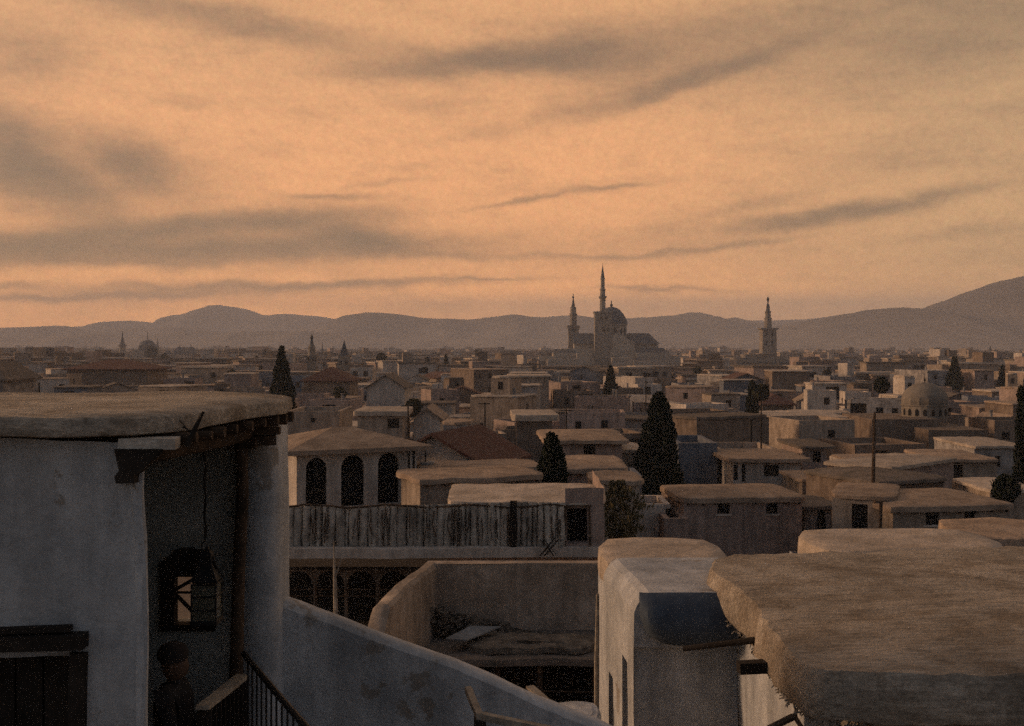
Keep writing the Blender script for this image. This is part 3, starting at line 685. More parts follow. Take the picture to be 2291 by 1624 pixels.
mb = MB(); a = [P(996, 1432, 25.0), P(1052, 1402, 26.0), P(1120, 1405, 26.0), P(1045, 1435, 25.0)]
vs = [tuple(p) for p in a] + [(p.x, p.y, p.z + .03) for p in a]
mb.add(vs, [(0,1,2,3),(7,6,5,4),(0,4,5,1),(1,5,6,2),(2,6,7,3),(3,7,4,0)]); mb.wobble(.03, 2)
tag(mb.build('grey_sheet', M['sheet']), 'pale grey metal sheet lying on the mud floor of the ruined yard', 'sheet')
# open shed below the yard, shaped and coloured dark for deep shade
mb = MB()
for x in (X(1000, 24.7), -.35, .6, X(1330, 24.7)): mb.tube([(x, 24.8, 0), (x + .03, 24.8, zf - .2)], .07, 7)
o = mb.build('shed_post', M['log'], cy)
mb = MB(); mb.box(-3.2, 2.6, 26.6, 26.8, 0, zf - .2); mb.box(2.4, 2.6, 24.6, 26.6, 0, zf - .2); mb.box(-3.2, 2.4, 25, 26.6, 0, .02); mb.build('shed_wall', M['wood'], cy)
mb = MB(); mb.tube([P(1000, 1541, 24.5), P(1170, 1545, 24.5), P(1345, 1549, 24.5)], .02, 5); mb.build('shed_rail', M['log'], cy)
# arched gallery left of the yard
ga = thing('arcade', 'pale arcade of low round arches above a dark courtyard, left of the ruined yard', 'arcade', (-5, 34.5, 0))
ya = 34.8; rr_ = []
for px in (672, 744, 816, 888, 960): rr_.append(px)
ops = []
for px in (600, 668, 738, 808, 880, 952, 1024):
    c = X(px, ya); ops.append((c - .46, c + .46, 0, ZZ(1277, ya), True, .35))
mb = MB(); mb.panel(lambda u, v, q: (u, ya + q, v), X(540, ya), X(1060, ya), 0, ZZ(1262, ya), ops)
mb.build('arch_wall', M['brown'], ga)
mb = MB(); mb.box(X(540, ya), X(1060, ya), 38.5, 38.7, 0, ZZ(1262, ya)); mb.box(X(540, ya), X(1060, ya), ya - .9, 38.6, ZZ(1262, ya) + .003, ZZ(1255, ya)); mb.box(X(540, ya), X(1060, ya), ya + .4, 38.4, 3.2, 3.4); mb.build('gallery', M['wood'], ga)
mb = MB()
for p0 in (1318, 1333): mb.tube([P(620, p0, 34.2), P(880, p0 + 1, 34.2)], .018, 5)
mb.build('rail', M['log'], ga)
mb = MB(); mb.tube([(X(752, 29), 29, 0), P(753, 1400, 29), P(749, 1300, 29), P(746, 1212, 29)], [.09, .07, .05, .012], 7)
mb.tube([P(750, 1290, 29), P(764, 1250, 29)], [.03, .008], 5); mb.tube([P(752, 1370, 29), P(738, 1392, 29)], [.03, .015], 5); mb.wobble(.03, 1.2)
tag(mb.build('bare_sapling', M['lightwood']), 'thin bare forked trunk standing in front of the arcade', 'tree')
# ------------------------------------------------------------------ long house with a cane and mud front
ch = thing('cane_walled_house', 'long house faced with upright canes and mud, black doorway at its right end', 'house', (-2, 33, 0))
yc = 33.0
def cane_front(x0, x1):
    mb = MB(); rg = random.Random(9); x = x0; rows = 8
    def col_(xa, da, sl, dev):
        r = []
        for j in range(rows):
            t = j/(rows-1); zt = ZZ(1128 + 4.5*math.sin((xa - x0)*.55), yc); zb = ZZ(1222 + (12 if xa > -3 else 0), yc)
            mb.v.append(Vector((xa + sl*(1-t) + dev[j], yc + da*min(1, (1-t)*2 + .5) - .12*(1-t), zt + (zb - zt)*(1-t)))); r.append(len(mb.v)-1)
        return r
    prev = None
    while x < x1:
        w = rg.uniform(.10, .30); g = rg.uniform(.012, .045); sl = rg.uniform(-.05, .05); dev = [rg.uniform(-.015, .015) for _ in range(rows)]; d = rg.uniform(-.03, .03)
        cols = [col_(x, d + .03, sl, dev), col_(x + w*.3, d - .035, sl, dev), col_(x + w*.7, d - .04, sl, dev), col_(x + w, d + .03, sl, dev), col_(x + w + g*.3, d + .14, sl, dev), col_(x + w + g*.8, .14, sl*.5, dev)]
        seq = ([prev] if prev else []) + cols
        for a, b in zip(seq, seq[1:]):
            for j in range(rows-1): mb.f.append((a[j], b[j], b[j+1], a[j+1]))
        prev = cols[-1]; x += w + g
    return mb
cane_front(X(560, yc), X(1266, yc)).build('cane_front', M['cane'], ch)
mb = MB(); rg = random.Random(12)
for i in range(52):
    x = rg.uniform(X(625, yc), X(1262, yc)); t0 = rg.uniform(.0, .3); t1 = rg.uniform(.6, 1.0); z0 = ZZ(1134 + 90*t0, yc); z1 = ZZ(1134 + 94*t1, yc)
    mb.tube([(x, yc - .05 - .10*t0, z0), (x + rg.uniform(-.05, .05), yc - .09 - .09*t1 + rg.uniform(-.03, .01), (z0+z1)/2), (x + rg.uniform(-.08, .08), yc - .07 - .11*t1, z1)], rg.uniform(.008, .018), 5)
mb.tube([(X(560 + 20*k, yc), yc - .03 + .02*math.sin(k), ZZ(1131 + 3*math.sin(k*.7) + (k % 3)*.8, yc)) for k in range(36)], .03, 6)
o = mb.build('cane', M['log'], ch); o['kind'] = 'stuff'
mb = MB(); mb.slab([(X(560, yc), yc - .45), (X(960, yc), yc - .45), (X(1100, yc), yc - .35), (X(1352, yc), yc - .25), (X(1352, yc), yc + .1), (X(560, yc), yc + .1)], ZZ(1243, yc), .30, .0, 0, .5, .02, 6); mb.wobble(.03, 1.5); mb.build('ledge', M['pale'], ch)
mb = MB(); mb.panel(lambda u, v, q: (u, yc + q, v), X(1264, yc), X(1352, yc), ZZ(1250, yc), ZZ(1092, yc), [(X(1268, yc), X(1315, yc), ZZ(1214, yc), ZZ(1136, yc), False, .4)], .25)
mb.panel(lambda u, v, q: (X(1352, yc) - q, u, v), yc, 37.9, 0, ZZ(1092, yc), (), .5)
mb.panel(lambda u, v, q: (u, yc + .5, v), X(1000, yc), X(1352, yc), 0, ZZ(1250, yc), (), 1)
mb.wobble(.04, 1); mb.build('end_wall', M['pink'], ch)
mb = MB(); mb.box(X(1268, yc), X(1315, yc), yc + .38, yc + .42, ZZ(1214, yc), ZZ(1136, yc)); mb.build('door', M['dark'], ch)
mb = MB(); mb.beam((X(1263, yc), yc - .04, ZZ(1222, yc)), (X(1265, yc), yc - .04, ZZ(1130, yc)), .08, .06); mb.beam((X(1320, yc), yc - .04, ZZ(1225, yc)), (X(1318, yc), yc - .04, ZZ(1130, yc)), .06, .06); mb.beam((X(1262, yc), yc - .05, ZZ(1132, yc)), (X(1322, yc), yc - .05, ZZ(1131, yc)), .06, .06); mb.build('door_frame', M['log'], ch)
mb = MB(); mb.slab([(X(1002, yc), yc + .12), (X(1330, yc), yc - .02), (X(1360, yc), yc + .6), (X(1350, 37.6), 37.5), (X(1010, 37.6), 37.6)], ZZ(1134, yc), .14, .03, 1, .4, .04, 7); mb.build('roof', M['mudpale'], ch, smooth=True)
mb = MB(); mb.beam((X(1148, yc), yc - .22, ZZ(1242, yc)), (X(1149, yc), yc - .22, ZZ(1118, yc)), .2, .16); mb.wobble(.01, 3)
tag(mb.build('square_post', M['wood']), 'thick black square post standing against the cane and mud wall', 'post')
for k, (a, b) in enumerate(((1208, 1238), (1238, 1208), (1218, 1248))):
    mb = MB(); mb.tube([P(a, 1243, 32.5), P((a+b)/2 + 2, 1222, 32.45), P(b, 1208, 32.6)], .02, 5); mb.tube([P(a + 6, 1240, 32.45), P(b + 5, 1202, 32.6)], .012, 5)
    tag(mb.build('dead_branch', M['wood']), 'dry branches leaning on the cane and mud wall left of its doorway', 'branch', 'dry branches by the doorway')
# ------------------------------------------------------------------ arched window house
ah = hp(664, 932, 44.0, 1004, 4.5, D2=46.2, wall='pale', roof='mud', kind='hip', hip=.75, over=.55, front=[(706, 1020, 1130, 47, 'a'), (786, 1017, 1130, 53, 'a'), (867, 1015, 1130, 51, 'a')],
   label='pale house with three tall arched windows under a low hipped mud roof', wmat='dark', step=None, wob=.03, group=None)
mb = MB(); p = [(X(918, 46), 45.9, 0), (X(918, 46), 45.9, ZZ(1004, 46))]
for i, px in enumerate((915, 926)):
    mb = MB(); q = X(px, 45.7); mb.beam((q, 45.6, ZZ(1125, 45.7)), (q, 45.6, ZZ(1008, 45.7)), .09, .09); mb.build('porch_post', M['wood'], ah)
hp(610, 662, 46, 1012, 4, yb=None, wall='brown', roof='mudpale', th=.2, over=.2, front=[(645, 1030, 1090, 26, 'd')], label='small brown lean-to with a pale roof, left of the three arched windows', bars=0, extras='nobeam')
# red gable house
rg_ = house(-3.55, 50.2, R(-21), 4.7, 5.2, Zh(5.4), 0, wall='pale', roof='red', kind='gable', hip=1.25, over=.35, front=[(.25, Zh(5.4)-.95, .36, .42, 'w')], label='pale gabled house with a dark red roof, right of the three arched windows', name='house', group='pitched roof houses')
cb = thing('stone_stack', 'square grey masonry stack topped by a thin pole, beside the red roof gable', 'chimney', (X(954, 46.5), 46.5, 0))
mb = MB(); mb.box(X(941, 46.5), X(969, 46.5), 46.5, 47.0, 0, ZZ(1037, 46.5)); mb.box(X(939, 46.5), X(971, 46.5), 46.45, 47.05, ZZ(1037, 46.5) + .002, ZZ(1034, 46.5)); mb.wobble(.02, 2); mb.build('stack', M['grey'], cb)
mb = MB(); mb.tube([(X(952, 46.7), 46.7, ZZ(1037, 46.5)), (X(951, 46.7), 46.7, ZZ(985, 46.5))], .03, 6); mb.build('pole', M['wood'], cb)
# long low mud roofs in the middle
hp(940, 1212, 40.5, 1072, 3.2, D2=42, wall='tan', roof='mud', th=.2, over=.25, label='long low mud roofed house directly below the red gable roof', seed=21)
hp(955, 1215, 45, 1052, 3, D2=46, wall='tan', roof='mud', th=.2, over=.2, label='long stepped mud roof between the red gable roof and the small cypress', seed=22, bars=0)
hp(1236, 1395, 54, 1052, 6, wall='pink', roof='mud', th=.24, over=.3, label='wide sagging mud roof right of the small cypress, below the square brown house', seed=23)
hp(1330, 1432, 48, 1080, 3.5, wall='tan', roof='mud', th=.2, over=.2, front=[(1400, 1100, 1120, 10, 'w')], label='little tan house left of the foot of the big cypress', seed=24)
hp(1232, 1392, 70, 988, 8, wall='pink', roof='mud', th=.24, over=.5, front=[(1319, 988, 1018, 26, 'w'), (1300, 1040, 1060, 14, 'w')], label='square brown house with one barred window and thick mud roof, above the small cypress', seed=25, crown=.3)
hp(1392, 1440, 72, 1010, 6, wall='tan', roof='mudpale', th=.2, over=.2, label='small tan house squeezed between the square brown house and the big cypress', seed=26)
hp(1388, 1436, 62, 1064, 4, wall='blue', roof='muddark', kind='flat', label='low bluish wall just left of the big cypress', seed=27)
hp(1518, 1605, 78, 991, 7, wall='blue', roof='muddark', kind='flat', label='blue grey block immediately right of the big cypress', seed=28)
# house K
hp(1530, 1795, 56, 1118, 5.2, D2=56.5, wall='pink', roof='mud', th=.27, over=.2, front=[(1618, 1116, 1149, 28, 'w'), (1727, 1117, 1150, 26, 'w')], label='rosy house with two small barred windows under a thick roof, right of the big cypress', seed=29, crown=.2, bars=2, jit=.03, wob=.05, step=.7)
hp(1486, 1540, 55, 1160, 4, wall='pink', roof='mudpale', kind='flat', label='low side wall joining the rosy house on its left', seed=30)
hp(1420, 1500, 57, 1128, 3.5, wall='pale', roof='muddark', kind='flat', front=[(1495, 1138, 1162, 10, 'd')], label='low pale wall with a narrow dark door under the big cypress', seed=31)
hp(1800, 1860, 58, 1135, 4, wall='grey', roof='muddark', th=.2, over=.35, front=[(1838, 1140, 1220, 18, 'd')], label='narrow grey shed with a dark doorway right of the rosy house', seed=32)
hp(1862, 1998, 52, 1112, 5, D2=51, wall='tan', roof='mud', th=.18, over=.12, front=[(1924, 1128, 1200, 34, 'd')], label='tan house with a wide black doorway, left of the house with the grey eave', seed=33, bars=0)
hp(1998, 2258, 50, 1136, 5.4, D2=50.8, wall='tan', roof='mud', th=.27, over=.28, crown=.25, front=[(2084, 1140, 1173, 34, 'w'), (2169, 1138, 1166, 26, 'w')], label='long tan house with two windows and a thick grey edged roof near the right side', seed=34, bars=2, jit=.03, wob=.05, step=.7)
hp(1640, 1792, 74, 1029, 6, wall='pale', roof='mud', th=.26, over=.5, front=[(1646, 1040, 1075, 10, 'd'), (1726, 1040, 1066, 34, 'd'), (1664, 1038, 1078, 8, 'd')], label='white fronted house with dark openings above the rosy house', seed=35)
hp(1606, 1740, 84, 1004, 6, wall='tan', roof='mud', th=.2, over=.2, label='long plain tan house behind the white fronted house', seed=36, kind='flat')
hp(1795, 1850, 79, 1000, 6, wall='pink', roof='muddark', th=.18, over=.5, front=[(1828, 1010, 1034, 18, 'w')], label='tall rose house with one black window and dark eave beside the white fronted house', seed=37)
hp(1852, 1990, 67, 1042, 8, D2=64, wall='pink', roof='mudpale', th=.2, over=.3, label='brown house with a pale sloping roof left of the tall wooden pole', seed=38, front=[(1878, 1060, 1078, 10, 'w'), (1896, 1058, 1070, 8, 'w')])
hp(1968, 2110, 60, 1076, 6, D2=62, wall='brown', roof='muddark', th=.2, over=.3, crown=.4, label='low house with a dark humped roof right of the tall wooden pole', seed=39)
hp(2110, 2230, 76, 1030, 7, wall='tan', roof='mud', th=.2, over=.3, front=[(2135, 1040, 1072, 40, 'd')], label='tan house with a wide dark opening, behind the long house with the grey edged roof', seed=40)
hp(2180, 2300, 84, 1000, 8, wall='grey', roof='mudpale', th=.2, over=.3, front=[(2232, 1020, 1045, 12, 'w')], label='grey house with a pale roof, left of the dark cypress at the right edge', seed=41)
hp(2215, 2330, 58, 1098, 5, wall='tan', roof='mudpale', th=.18, over=.2, label='pale roofed house cut by the right edge, beside the long tan house', seed=42)
hp(1795, 1880, 68, 1075, 5, wall='tan', roof='mud', th=.18, over=.2, label='small mud roofed house between the rosy house and the tall wooden pole', seed=43)
# tall wooden pole
mb = MB(); mb.tube([(X(1956, 58), 58.2, 0), (X(1956, 58), 58.2, ZZ(1095, 58)), (X(1959, 58), 58.2, ZZ(945, 58)), (X(1960, 58), 58.2, ZZ(922, 58))], [.12, .11, .08, .05], 8)
tag(mb.build('utility_pole', M['log'], smooth=True), 'tall dark wooden pole rising above the tan roofs at right', 'pole')
mb = MB(); mb.tube([(X(1964, 50), 49.7, ZZ(1200, 50)), (X(1966, 50), 49.7, ZZ(1122, 50)), (X(1950, 50), 49.6, ZZ(1120, 50))], .08, 6)
tag(mb.build('drain_pipe', M['log']), 'short bent brown pipe on the wall left of the house with the grey edged roof', 'pipe')
for (a, b, c, d, D, lab) in ((1076, 950, 1073, 975, 62, 'black stovepipe behind the red gable roof'), (1680, 940, 1680, 985, 90, 'thin pole on the roofs above the square brown house')):
    mb = MB(); mb.tube([P(c, d + 40, D), P(a, b, D)], .12, 7); mb.tube([P(a - 2, b, D), P(a + 5, b - 2, D)], .1, 6)
    tag(mb.build('stovepipe', M['iron']), lab, 'chimney')
# ================================================================== domed tomb
DM = []
dt = thing('domed_tomb', 'ribbed stone dome on a low drum with small arched windows, at right', 'tomb', (X(2069, 112), 112, 0))
cx, cyy = X(2069, 115), 115.0; r = 48/F*115
mb = MB(); prof = []
for k in range(13):
    a = math.pi/2*k/12; prof.append((r*1.0*math.cos(a)*(1 + .10*math.sin(2*a)), r*1.02*math.sin(a)))
zb = ZZ(908, 112)
n = 32; o = len(mb.v)
for (q, z) in prof:
    for k in range(n):
        a = 2*math.pi*k/n; s_ = 1 + (.03 if k % 2 else -.02)*min(1, q/1.5)
        mb.v.append(Vector((cx + q*s_*math.cos(a), cyy + q*s_*math.sin(a), zb + z)))
for i in range(len(prof)-1):
    for k in range(n): mb.f.append((i*n+k, i*n+(k+1) % n, (i+1)*n+(k+1) % n, (i+1)*n+k))
dm = mb.build('dome', M['stone'], dt, smooth=True)
mb = MB(); mb.lathe((cx, cyy, zb + r*1.0), [(.08, 0), (.05, .15), (.12, .25), (.12, .35), (.03, .5), (.02, 1.0)], 8); own(dm, mb.build('finial', M['iron'], dt))
mb = MB(); mb.lathe((cx, cyy, ZZ(937, 112)), [(r*1.03, 0), (r*1.03, zb - ZZ(937, 112) - .15), (r*1.08, zb - ZZ(937, 112) - .1), (r*1.08, zb - ZZ(937, 112))], 24); mb.build('drum', M['stone'], dt)
for k in range(9):
    a = math.pi + math.pi*(k + .5)/9; q = r*1.03 + .03; c = Vector((cx + q*math.cos(a), cyy + q*math.sin(a), ZZ(932, 112))); u = Vector((-math.sin(a), math.cos(a), 0))
    mb = MB(); pts = [(-.17, 0), (.17, 0), (.17, .5), (.1, .64), (0, .7), (-.1, .64), (-.17, .5)]
    vs = [c + u*x + Vector((0, 0, z)) for x, z in pts] + [c + u*x + Vector((-math.cos(a)*.1, -math.sin(a)*.1, z)) for x, z in pts]
    mb.add(vs, [tuple(range(7)), tuple(range(7, 14))] + [(i, (i+1) % 7, 7 + (i+1) % 7, 7 + i) for i in range(7)]); mb.build('window', M['dark'], dt)
mb = MB(); mb.box(X(1966, 108), X(2118, 108), 110, 120, 0, ZZ(938, 110)); mb.box(X(2060, 108), X(2190, 108), 106, 116, 0, ZZ(962, 106)); mb.build('base', M['brown'], dt)
HOUSES.append((X(1950, 108), X(2200, 108), 104, 124))
# ================================================================== great mosque
mq = thing('great_mosque', 'hazy great mosque with a lead dome and long gabled hall, on the horizon', 'mosque', (X(1372, 600), 600, 0))
D0 = 600; S = D0/F
def mpt(px, py, D=D0): return X(px, D), ZZ(py, D)
# hall
mb = MB(); y0, y1 = 600, 622
for (a, b, zt) in ((1285, 1336, 769), (1405, 1474, 769)): mb.box(X(a, D0), X(b, D0), y0 + 2, y1, 0, ZZ(zt, D0))
mb.box(X(1336, D0), X(1405, D0), y0 + 3, y1, 0, ZZ(757, D0)); mb.build('hall_wall', M['marble'], mq)
mb = MB(); zr, ze = ZZ(745, D0), ZZ(769, D0)
def hall(a, b, hipL, hipR):
    x0_, x1_ = X(a, D0), X(b, D0); ym = (y0 + y1)/2
    mb.add([(x0_, y0, ze), (x1_, y0, ze), (x1_, y1, ze), (x0_, y1, ze), (x0_ + hipL, ym, zr), (x1_ - hipR, ym, zr)], [(0,1,5,4),(2,3,4,5),(1,2,5),(3,0,4),(0,3,2,1)])
hall(1284, 1342, 0, 0); mb.build('hall_roof', M['lead'], mq); mb = MB(); hall(1400, 1476, 2, 4.5); mb.build('hall_roof', M['lead'], mq)
mb = MB(); xc = X(1374, D0); mb.add([(xc - 9, y0 - 6, ZZ(768, D0)), (xc + 11, y0 - 6, ZZ(768, D0)), (xc + 1, y0 - 6, ZZ(745, D0)), (xc - 9, y1, ZZ(768, D0)), (xc + 11, y1, ZZ(768, D0)), (xc + 1, y1, ZZ(745, D0))], [(0,1,2),(0,2,5,3),(1,4,5,2),(3,5,4)])
mb.box(xc - 8.5, xc + 10.5, y0 - 5.7, y0 + 3, 0, ZZ(768, D0) - .02); mb.build('transept', M['marble'], mq)
# drum and dome
yd = 611; rd = 36*S; zd0, zd1 = ZZ(757, D0), ZZ(724, D0)
mb = MB(); mb.lathe((xc - .5, yd, zd0), [(rd*1.02, 0), (rd*1.0, zd1 - zd0 - 1), (rd*1.07, zd1 - zd0 - .8), (rd*1.07, zd1 - zd0)], 8, math.pi/8); dru = mb.build('drum', M['marble'], mq)
for k in range(8):
    a = -math.pi/2 + (k - 3.5)*math.pi/8 + math.pi/16*0; q = rd*math.cos(math.pi/8)*1.0
    fa = round((a - 0)/(math.pi/4))*math.pi/4; nrm = Vector((math.cos(fa), math.sin(fa), 0)); tg = Vector((-nrm.y, nrm.x, 0))
    off = (1 if (k % 2) else -1)*1.5; c = Vector((xc - .5, yd, zd0 + 1.6)) + nrm*(q + .12) + tg*off
    mb = MB(); pts = [(-.75, 0), (.75, 0), (.75, 3.4), (0, 4.4), (-.75, 3.4)]; mb.add([c + tg*x + Vector((0, 0, z)) for x, z in pts], [tuple(range(5))]); own(dru, mb.build('window', M['dark'], mq))
mb = MB(); prof = [(rd*1.04*math.cos(t)*(1 - .12*math.sin(2*t)), (39*S)*math.sin(t)**.92) for t in [math.pi/2*k/12 for k in range(13)]]
mb.lathe((xc - .5, yd, zd1), prof, 24); dmm = mb.build('dome', M['lead'], mq, smooth=True)
mb = MB(); mb.lathe((xc - .5, yd, zd1 + 38.6*S), [(.9, 0), (.4, .5), (.9, 1.1), (.3, 1.9), (.25, 3.6)], 8); own(dmm, mb.build('finial', M['iron'], mq))
# outer precinct masses
mb = MB()
for (a, b, t, yy) in ((1238, 1292, 790, 590), (1255, 1340, 780, 596), (1424, 1500, 789, 590), (1418, 1510, 806, 575), (1205, 1262, 797, 585), (1365, 1424, 783, 593), (1500, 1560, 797, 600), (1225, 1330, 803, 572), (1290, 1325, 790, 584), (1370, 1420, 800, 578)):
    mb.box(X(a, yy), X(b, yy), yy, yy + 14 + a % 5, 0, ZZ(t, yy))
mb.wobble(.3, .05); mb.build('precinct_wall', M['marble'], mq)
mb = MB()
for (a, b, t, t2, yy) in ((1430, 1500, 790, 778, 592), (1422, 1512, 806, 800, 577), (1236, 1290, 790, 781, 592)):
    x0_, x1_ = X(a, yy), X(b, yy); z0_, z1_ = ZZ(t, yy), ZZ(t2, yy); mb.add([(x0_, yy - .6, z0_), (x1_, yy - .6, z0_), (x1_, yy + 15, z0_), (x0_, yy + 15, z0_), (x0_ + 2, yy + 7, z1_), (x1_ - 3, yy + 7, z1_)], [(0,1,5,4),(2,3,4,5),(1,2,5),(3,0,4),(0,3,2,1)])
mb.build('precinct_roof', M['lead'], mq)
HOUSES.append((X(1200, 600), X(1560, 600), 570, 640))
def minaret(name, label, px, D, tiers, wins=(), cat='minaret', mt='stone', grp=None, top=None):
    """tiers: (name, [(half width px, row)...], sides)"""
    t = thing(name, label, cat, (X(px, D), D, 0), 0, grp)
    s = D/F
    for (nm, prof, n) in tiers:
        z0 = ZZ(prof[0][1], D) if prof[0][1] < 2000 else 0
        pr = [(w*s/(math.cos(math.pi/n) if n == 4 else 1), (ZZ(r_, D) if r_ < 2000 else 0) - z0) for w, r_ in prof]
        mb = MB(); mb.lathe((X(px, D), D + 2, z0), pr, n, math.pi/4 if n == 4 else math.pi/8)
        mb.build(nm, M[{'spire': 'lead', 'finial': 'iron'}.get(nm, mt)], t)
    for (wpx, r0, r1, hw, fy) in wins:
        mb = MB(); x = X(wpx, D); mb.box(x - hw*s, x + hw*s, D + 2 - fy*s - .15, D + 2 - fy*s + .2, ZZ(r1, D), ZZ(r0, D)); mb.build('window', M['dark'], t)
    return t
minaret('minaret', 'tall slender minaret with a pointed spire on a square tower, left of the mosque dome', 1349, 596,
    [('tower', [(24, 3000), (23, 822), (19.5, 795), (18.5, 760), (18.5, 701), (20.5, 700), (20.5, 697), (17, 696.9)], 4), ('shaft', [(7, 697), (6.6, 668)], 8), ('balcony', [(7, 668), (9.3, 665.5), (9.3, 662), (6.2, 661.9)], 8),
     ('upper_shaft', [(6, 662), (5.4, 649)], 8), ('balcony', [(5.4, 650), (7, 648), (7, 645.5), (5, 645.4)], 8), ('upper_shaft', [(4.8, 645.5), (4.6, 626), (5.2, 625), (5.2, 622), (4.4, 621)], 8),
     ('spire', [(4.6, 622), (1.9, 602), (.9, 596)], 8), ('finial', [(.5, 597), (1.2, 595.5), (.5, 594), (.5, 588)], 6)],
    [(1345, 716, 708, 2.6, 18.5), (1356, 716, 708, 2.6, 18.5), (1350, 742, 732, 3, 18.5), (1359, 742, 733, 2, 18.5)], grp='minarets')
minaret('minaret', 'shorter minaret with a ball topped spire, leftmost tower of the great mosque', 1283, 612,
    [('tower', [(13.5, 3000), (13.5, 790), (11, 765), (11.5, 740), (14, 731), (14, 728), (9, 727.9)], 4), ('shaft', [(8, 728), (8, 706), (9.3, 705), (9.3, 701), (7.5, 700.9)], 8),
     ('upper_shaft', [(7.2, 701), (6.8, 688), (7, 687)], 8), ('spire', [(5, 687), (2.4, 676), (1.5, 668)], 8), ('finial', [(1, 669), (2.2, 665), (1, 661), (.5, 656)], 8)], [(1283, 742, 735, 2.5, 13)], grp='minarets')
minaret('minaret', 'separate minaret in tiers with a wide balcony, right of the great mosque', 1720, 620,
    [('tower', [(16.5, 3000), (15.5, 740), (15, 738)], 4), ('balcony', [(15, 738.2), (19.5, 736.5), (19.5, 733.5), (9, 733.4)], 4), ('shaft', [(8.6, 734), (8, 715), (8.6, 713), (8.6, 711), (6.8, 710.9)], 8),
     ('upper_shaft', [(6.5, 711), (6, 700), (7.4, 698), (7.4, 696), (5, 695.9)], 8), ('spire', [(4.6, 696), (3.6, 684), (1.6, 678), (1.4, 674)], 8), ('finial', [(1.2, 674.5), (3, 671), (2.8, 667.5), (.6, 664), (.5, 661)], 8)],
    [(1713, 752, 744, 1.7, 16), (1726, 752, 744, 1.7, 16), (1713, 772, 762, 1.9, 16), (1726, 772, 762, 1.9, 16)], grp='minarets')
b2 = thing('prayer_hall', 'broad low hall with a dark roof at the foot of the tiered minaret', 'mosque', (X(1710, 600), 600, 0))
mb = MB(); mb.box(X(1650, 605), X(1770, 605), 605, 640, 0, ZZ(801, 605)); mb.box(X(1668, 610), X(1700, 610), 610, 625, 0, ZZ(793, 610)); mb.build('wall', M['stone'], b2)
mb = MB(); mb.add([(X(1643, 604), 604, ZZ(811, 604)), (X(1776, 604), 604, ZZ(811, 604)), (X(1770, 620), 625, ZZ(798, 604)), (X(1650, 620), 625, ZZ(798, 604))], [(0,1,2,3)]); mb.build('roof', M['lead'], b2)
minaret('minaret', 'dark minaret with a bulbous neck and square base, just right of the tall left cypress', 695, 352,
    [('tower', [(11.5, 3000), (11, 799), (12, 798), (12, 796), (9.5, 795.9)], 4), ('shaft', [(9.2, 796), (8.3, 779), (9, 778), (8, 776), (5, 770)], 8), ('spire', [(4.6, 770), (2.8, 762), (2.6, 759)], 8), ('finial', [(2, 759), (4.2, 756), (2.5, 753), (1.3, 750), (.5, 746)], 8)],
    [(690, 808, 801, 2, 11), (700, 808, 801, 2, 11)], grp='minarets')
minaret('church_tower', 'square belfry with a tall pointed spire between the dark minaret and the white house', 768, 340,
    [('tower', [(14, 3000), (13.5, 803), (11.5, 802), (11.5, 797), (12.5, 796), (10, 795.9)], 4), ('spire', [(10, 796), (5, 780), (1.2, 765), (.4, 760)], 4)], [(762, 815, 807, 2.5, 13.5), (774, 815, 807, 2.5, 13.5)], cat='tower')
minaret('minaret', 'slim minaret at the left end of the distant domes on the left', 272, 900,
    [('tower', [(7.5, 3000), (7.5, 775), (9.5, 774), (9.5, 771), (6.5, 770.9)], 8), ('spire', [(6, 771), (3.5, 762), (1.5, 752), (.5, 742)], 8)], grp='minarets')
minaret('minaret', 'faint spire rising behind the dark minaret and the belfry', 720, 760, [('tower', [(6, 3000), (6, 795), (7, 794), (5, 790)], 8), ('spire', [(4, 790), (1.5, 778), (.4, 766)], 8)], grp='minarets')
minaret('minaret', 'faint tapering minaret in the haze at far right', 2218, 800, [('tower', [(10, 3000), (9, 812), (8, 800)], 4), ('shaft', [(6.5, 800), (5.5, 788), (6.5, 787)], 8), ('spire', [(4.5, 787), (2, 779), (.4, 772)], 8)], grp='minarets')
dk = thing('domed_mosque', 'distant mosque with one tall dome and three small domes on the left skyline', 'mosque', (X(345, 900), 900, 0))
mb = MB(); D = 900; s = D/F
for (a, b, t, yy) in ((296, 352, 782, 900), (340, 440, 791, 905), (283, 300, 796, 902)): mb.box(X(a, D), X(b, D), yy, yy + 14, 0, ZZ(t, D))
mb.build('wall', M['stone'], dk)
for (px, rr, z0, hh) in ((323, 22, 782, 22), (395, 14, 792, 16), (421, 13, 792, 17), (370, 9, 794, 10)):
    mb = MB(); pf = [(rr*s*math.cos(t)*(1 - .1*math.sin(2*t)), hh*s*math.sin(t)) for t in [math.pi/2*k/8 for k in range(9)]] + [(1.0*s, (hh + 2)*s), (.4*s, (hh + (18 if rr > 15 else 5))*s)]
    mb.lathe((X(px, D), D + 8, ZZ(z0, D)), pf, 16); mb.build('dome', M['lead'], dk, smooth=True)
mb = MB(); mb.lathe((X(349, D), D + 4, 0), [(3.5*s, 0), (3*s, ZZ(776, D)), (.4*s, ZZ(757, D))], 8); mb.build('turret', M['stone'], dk)
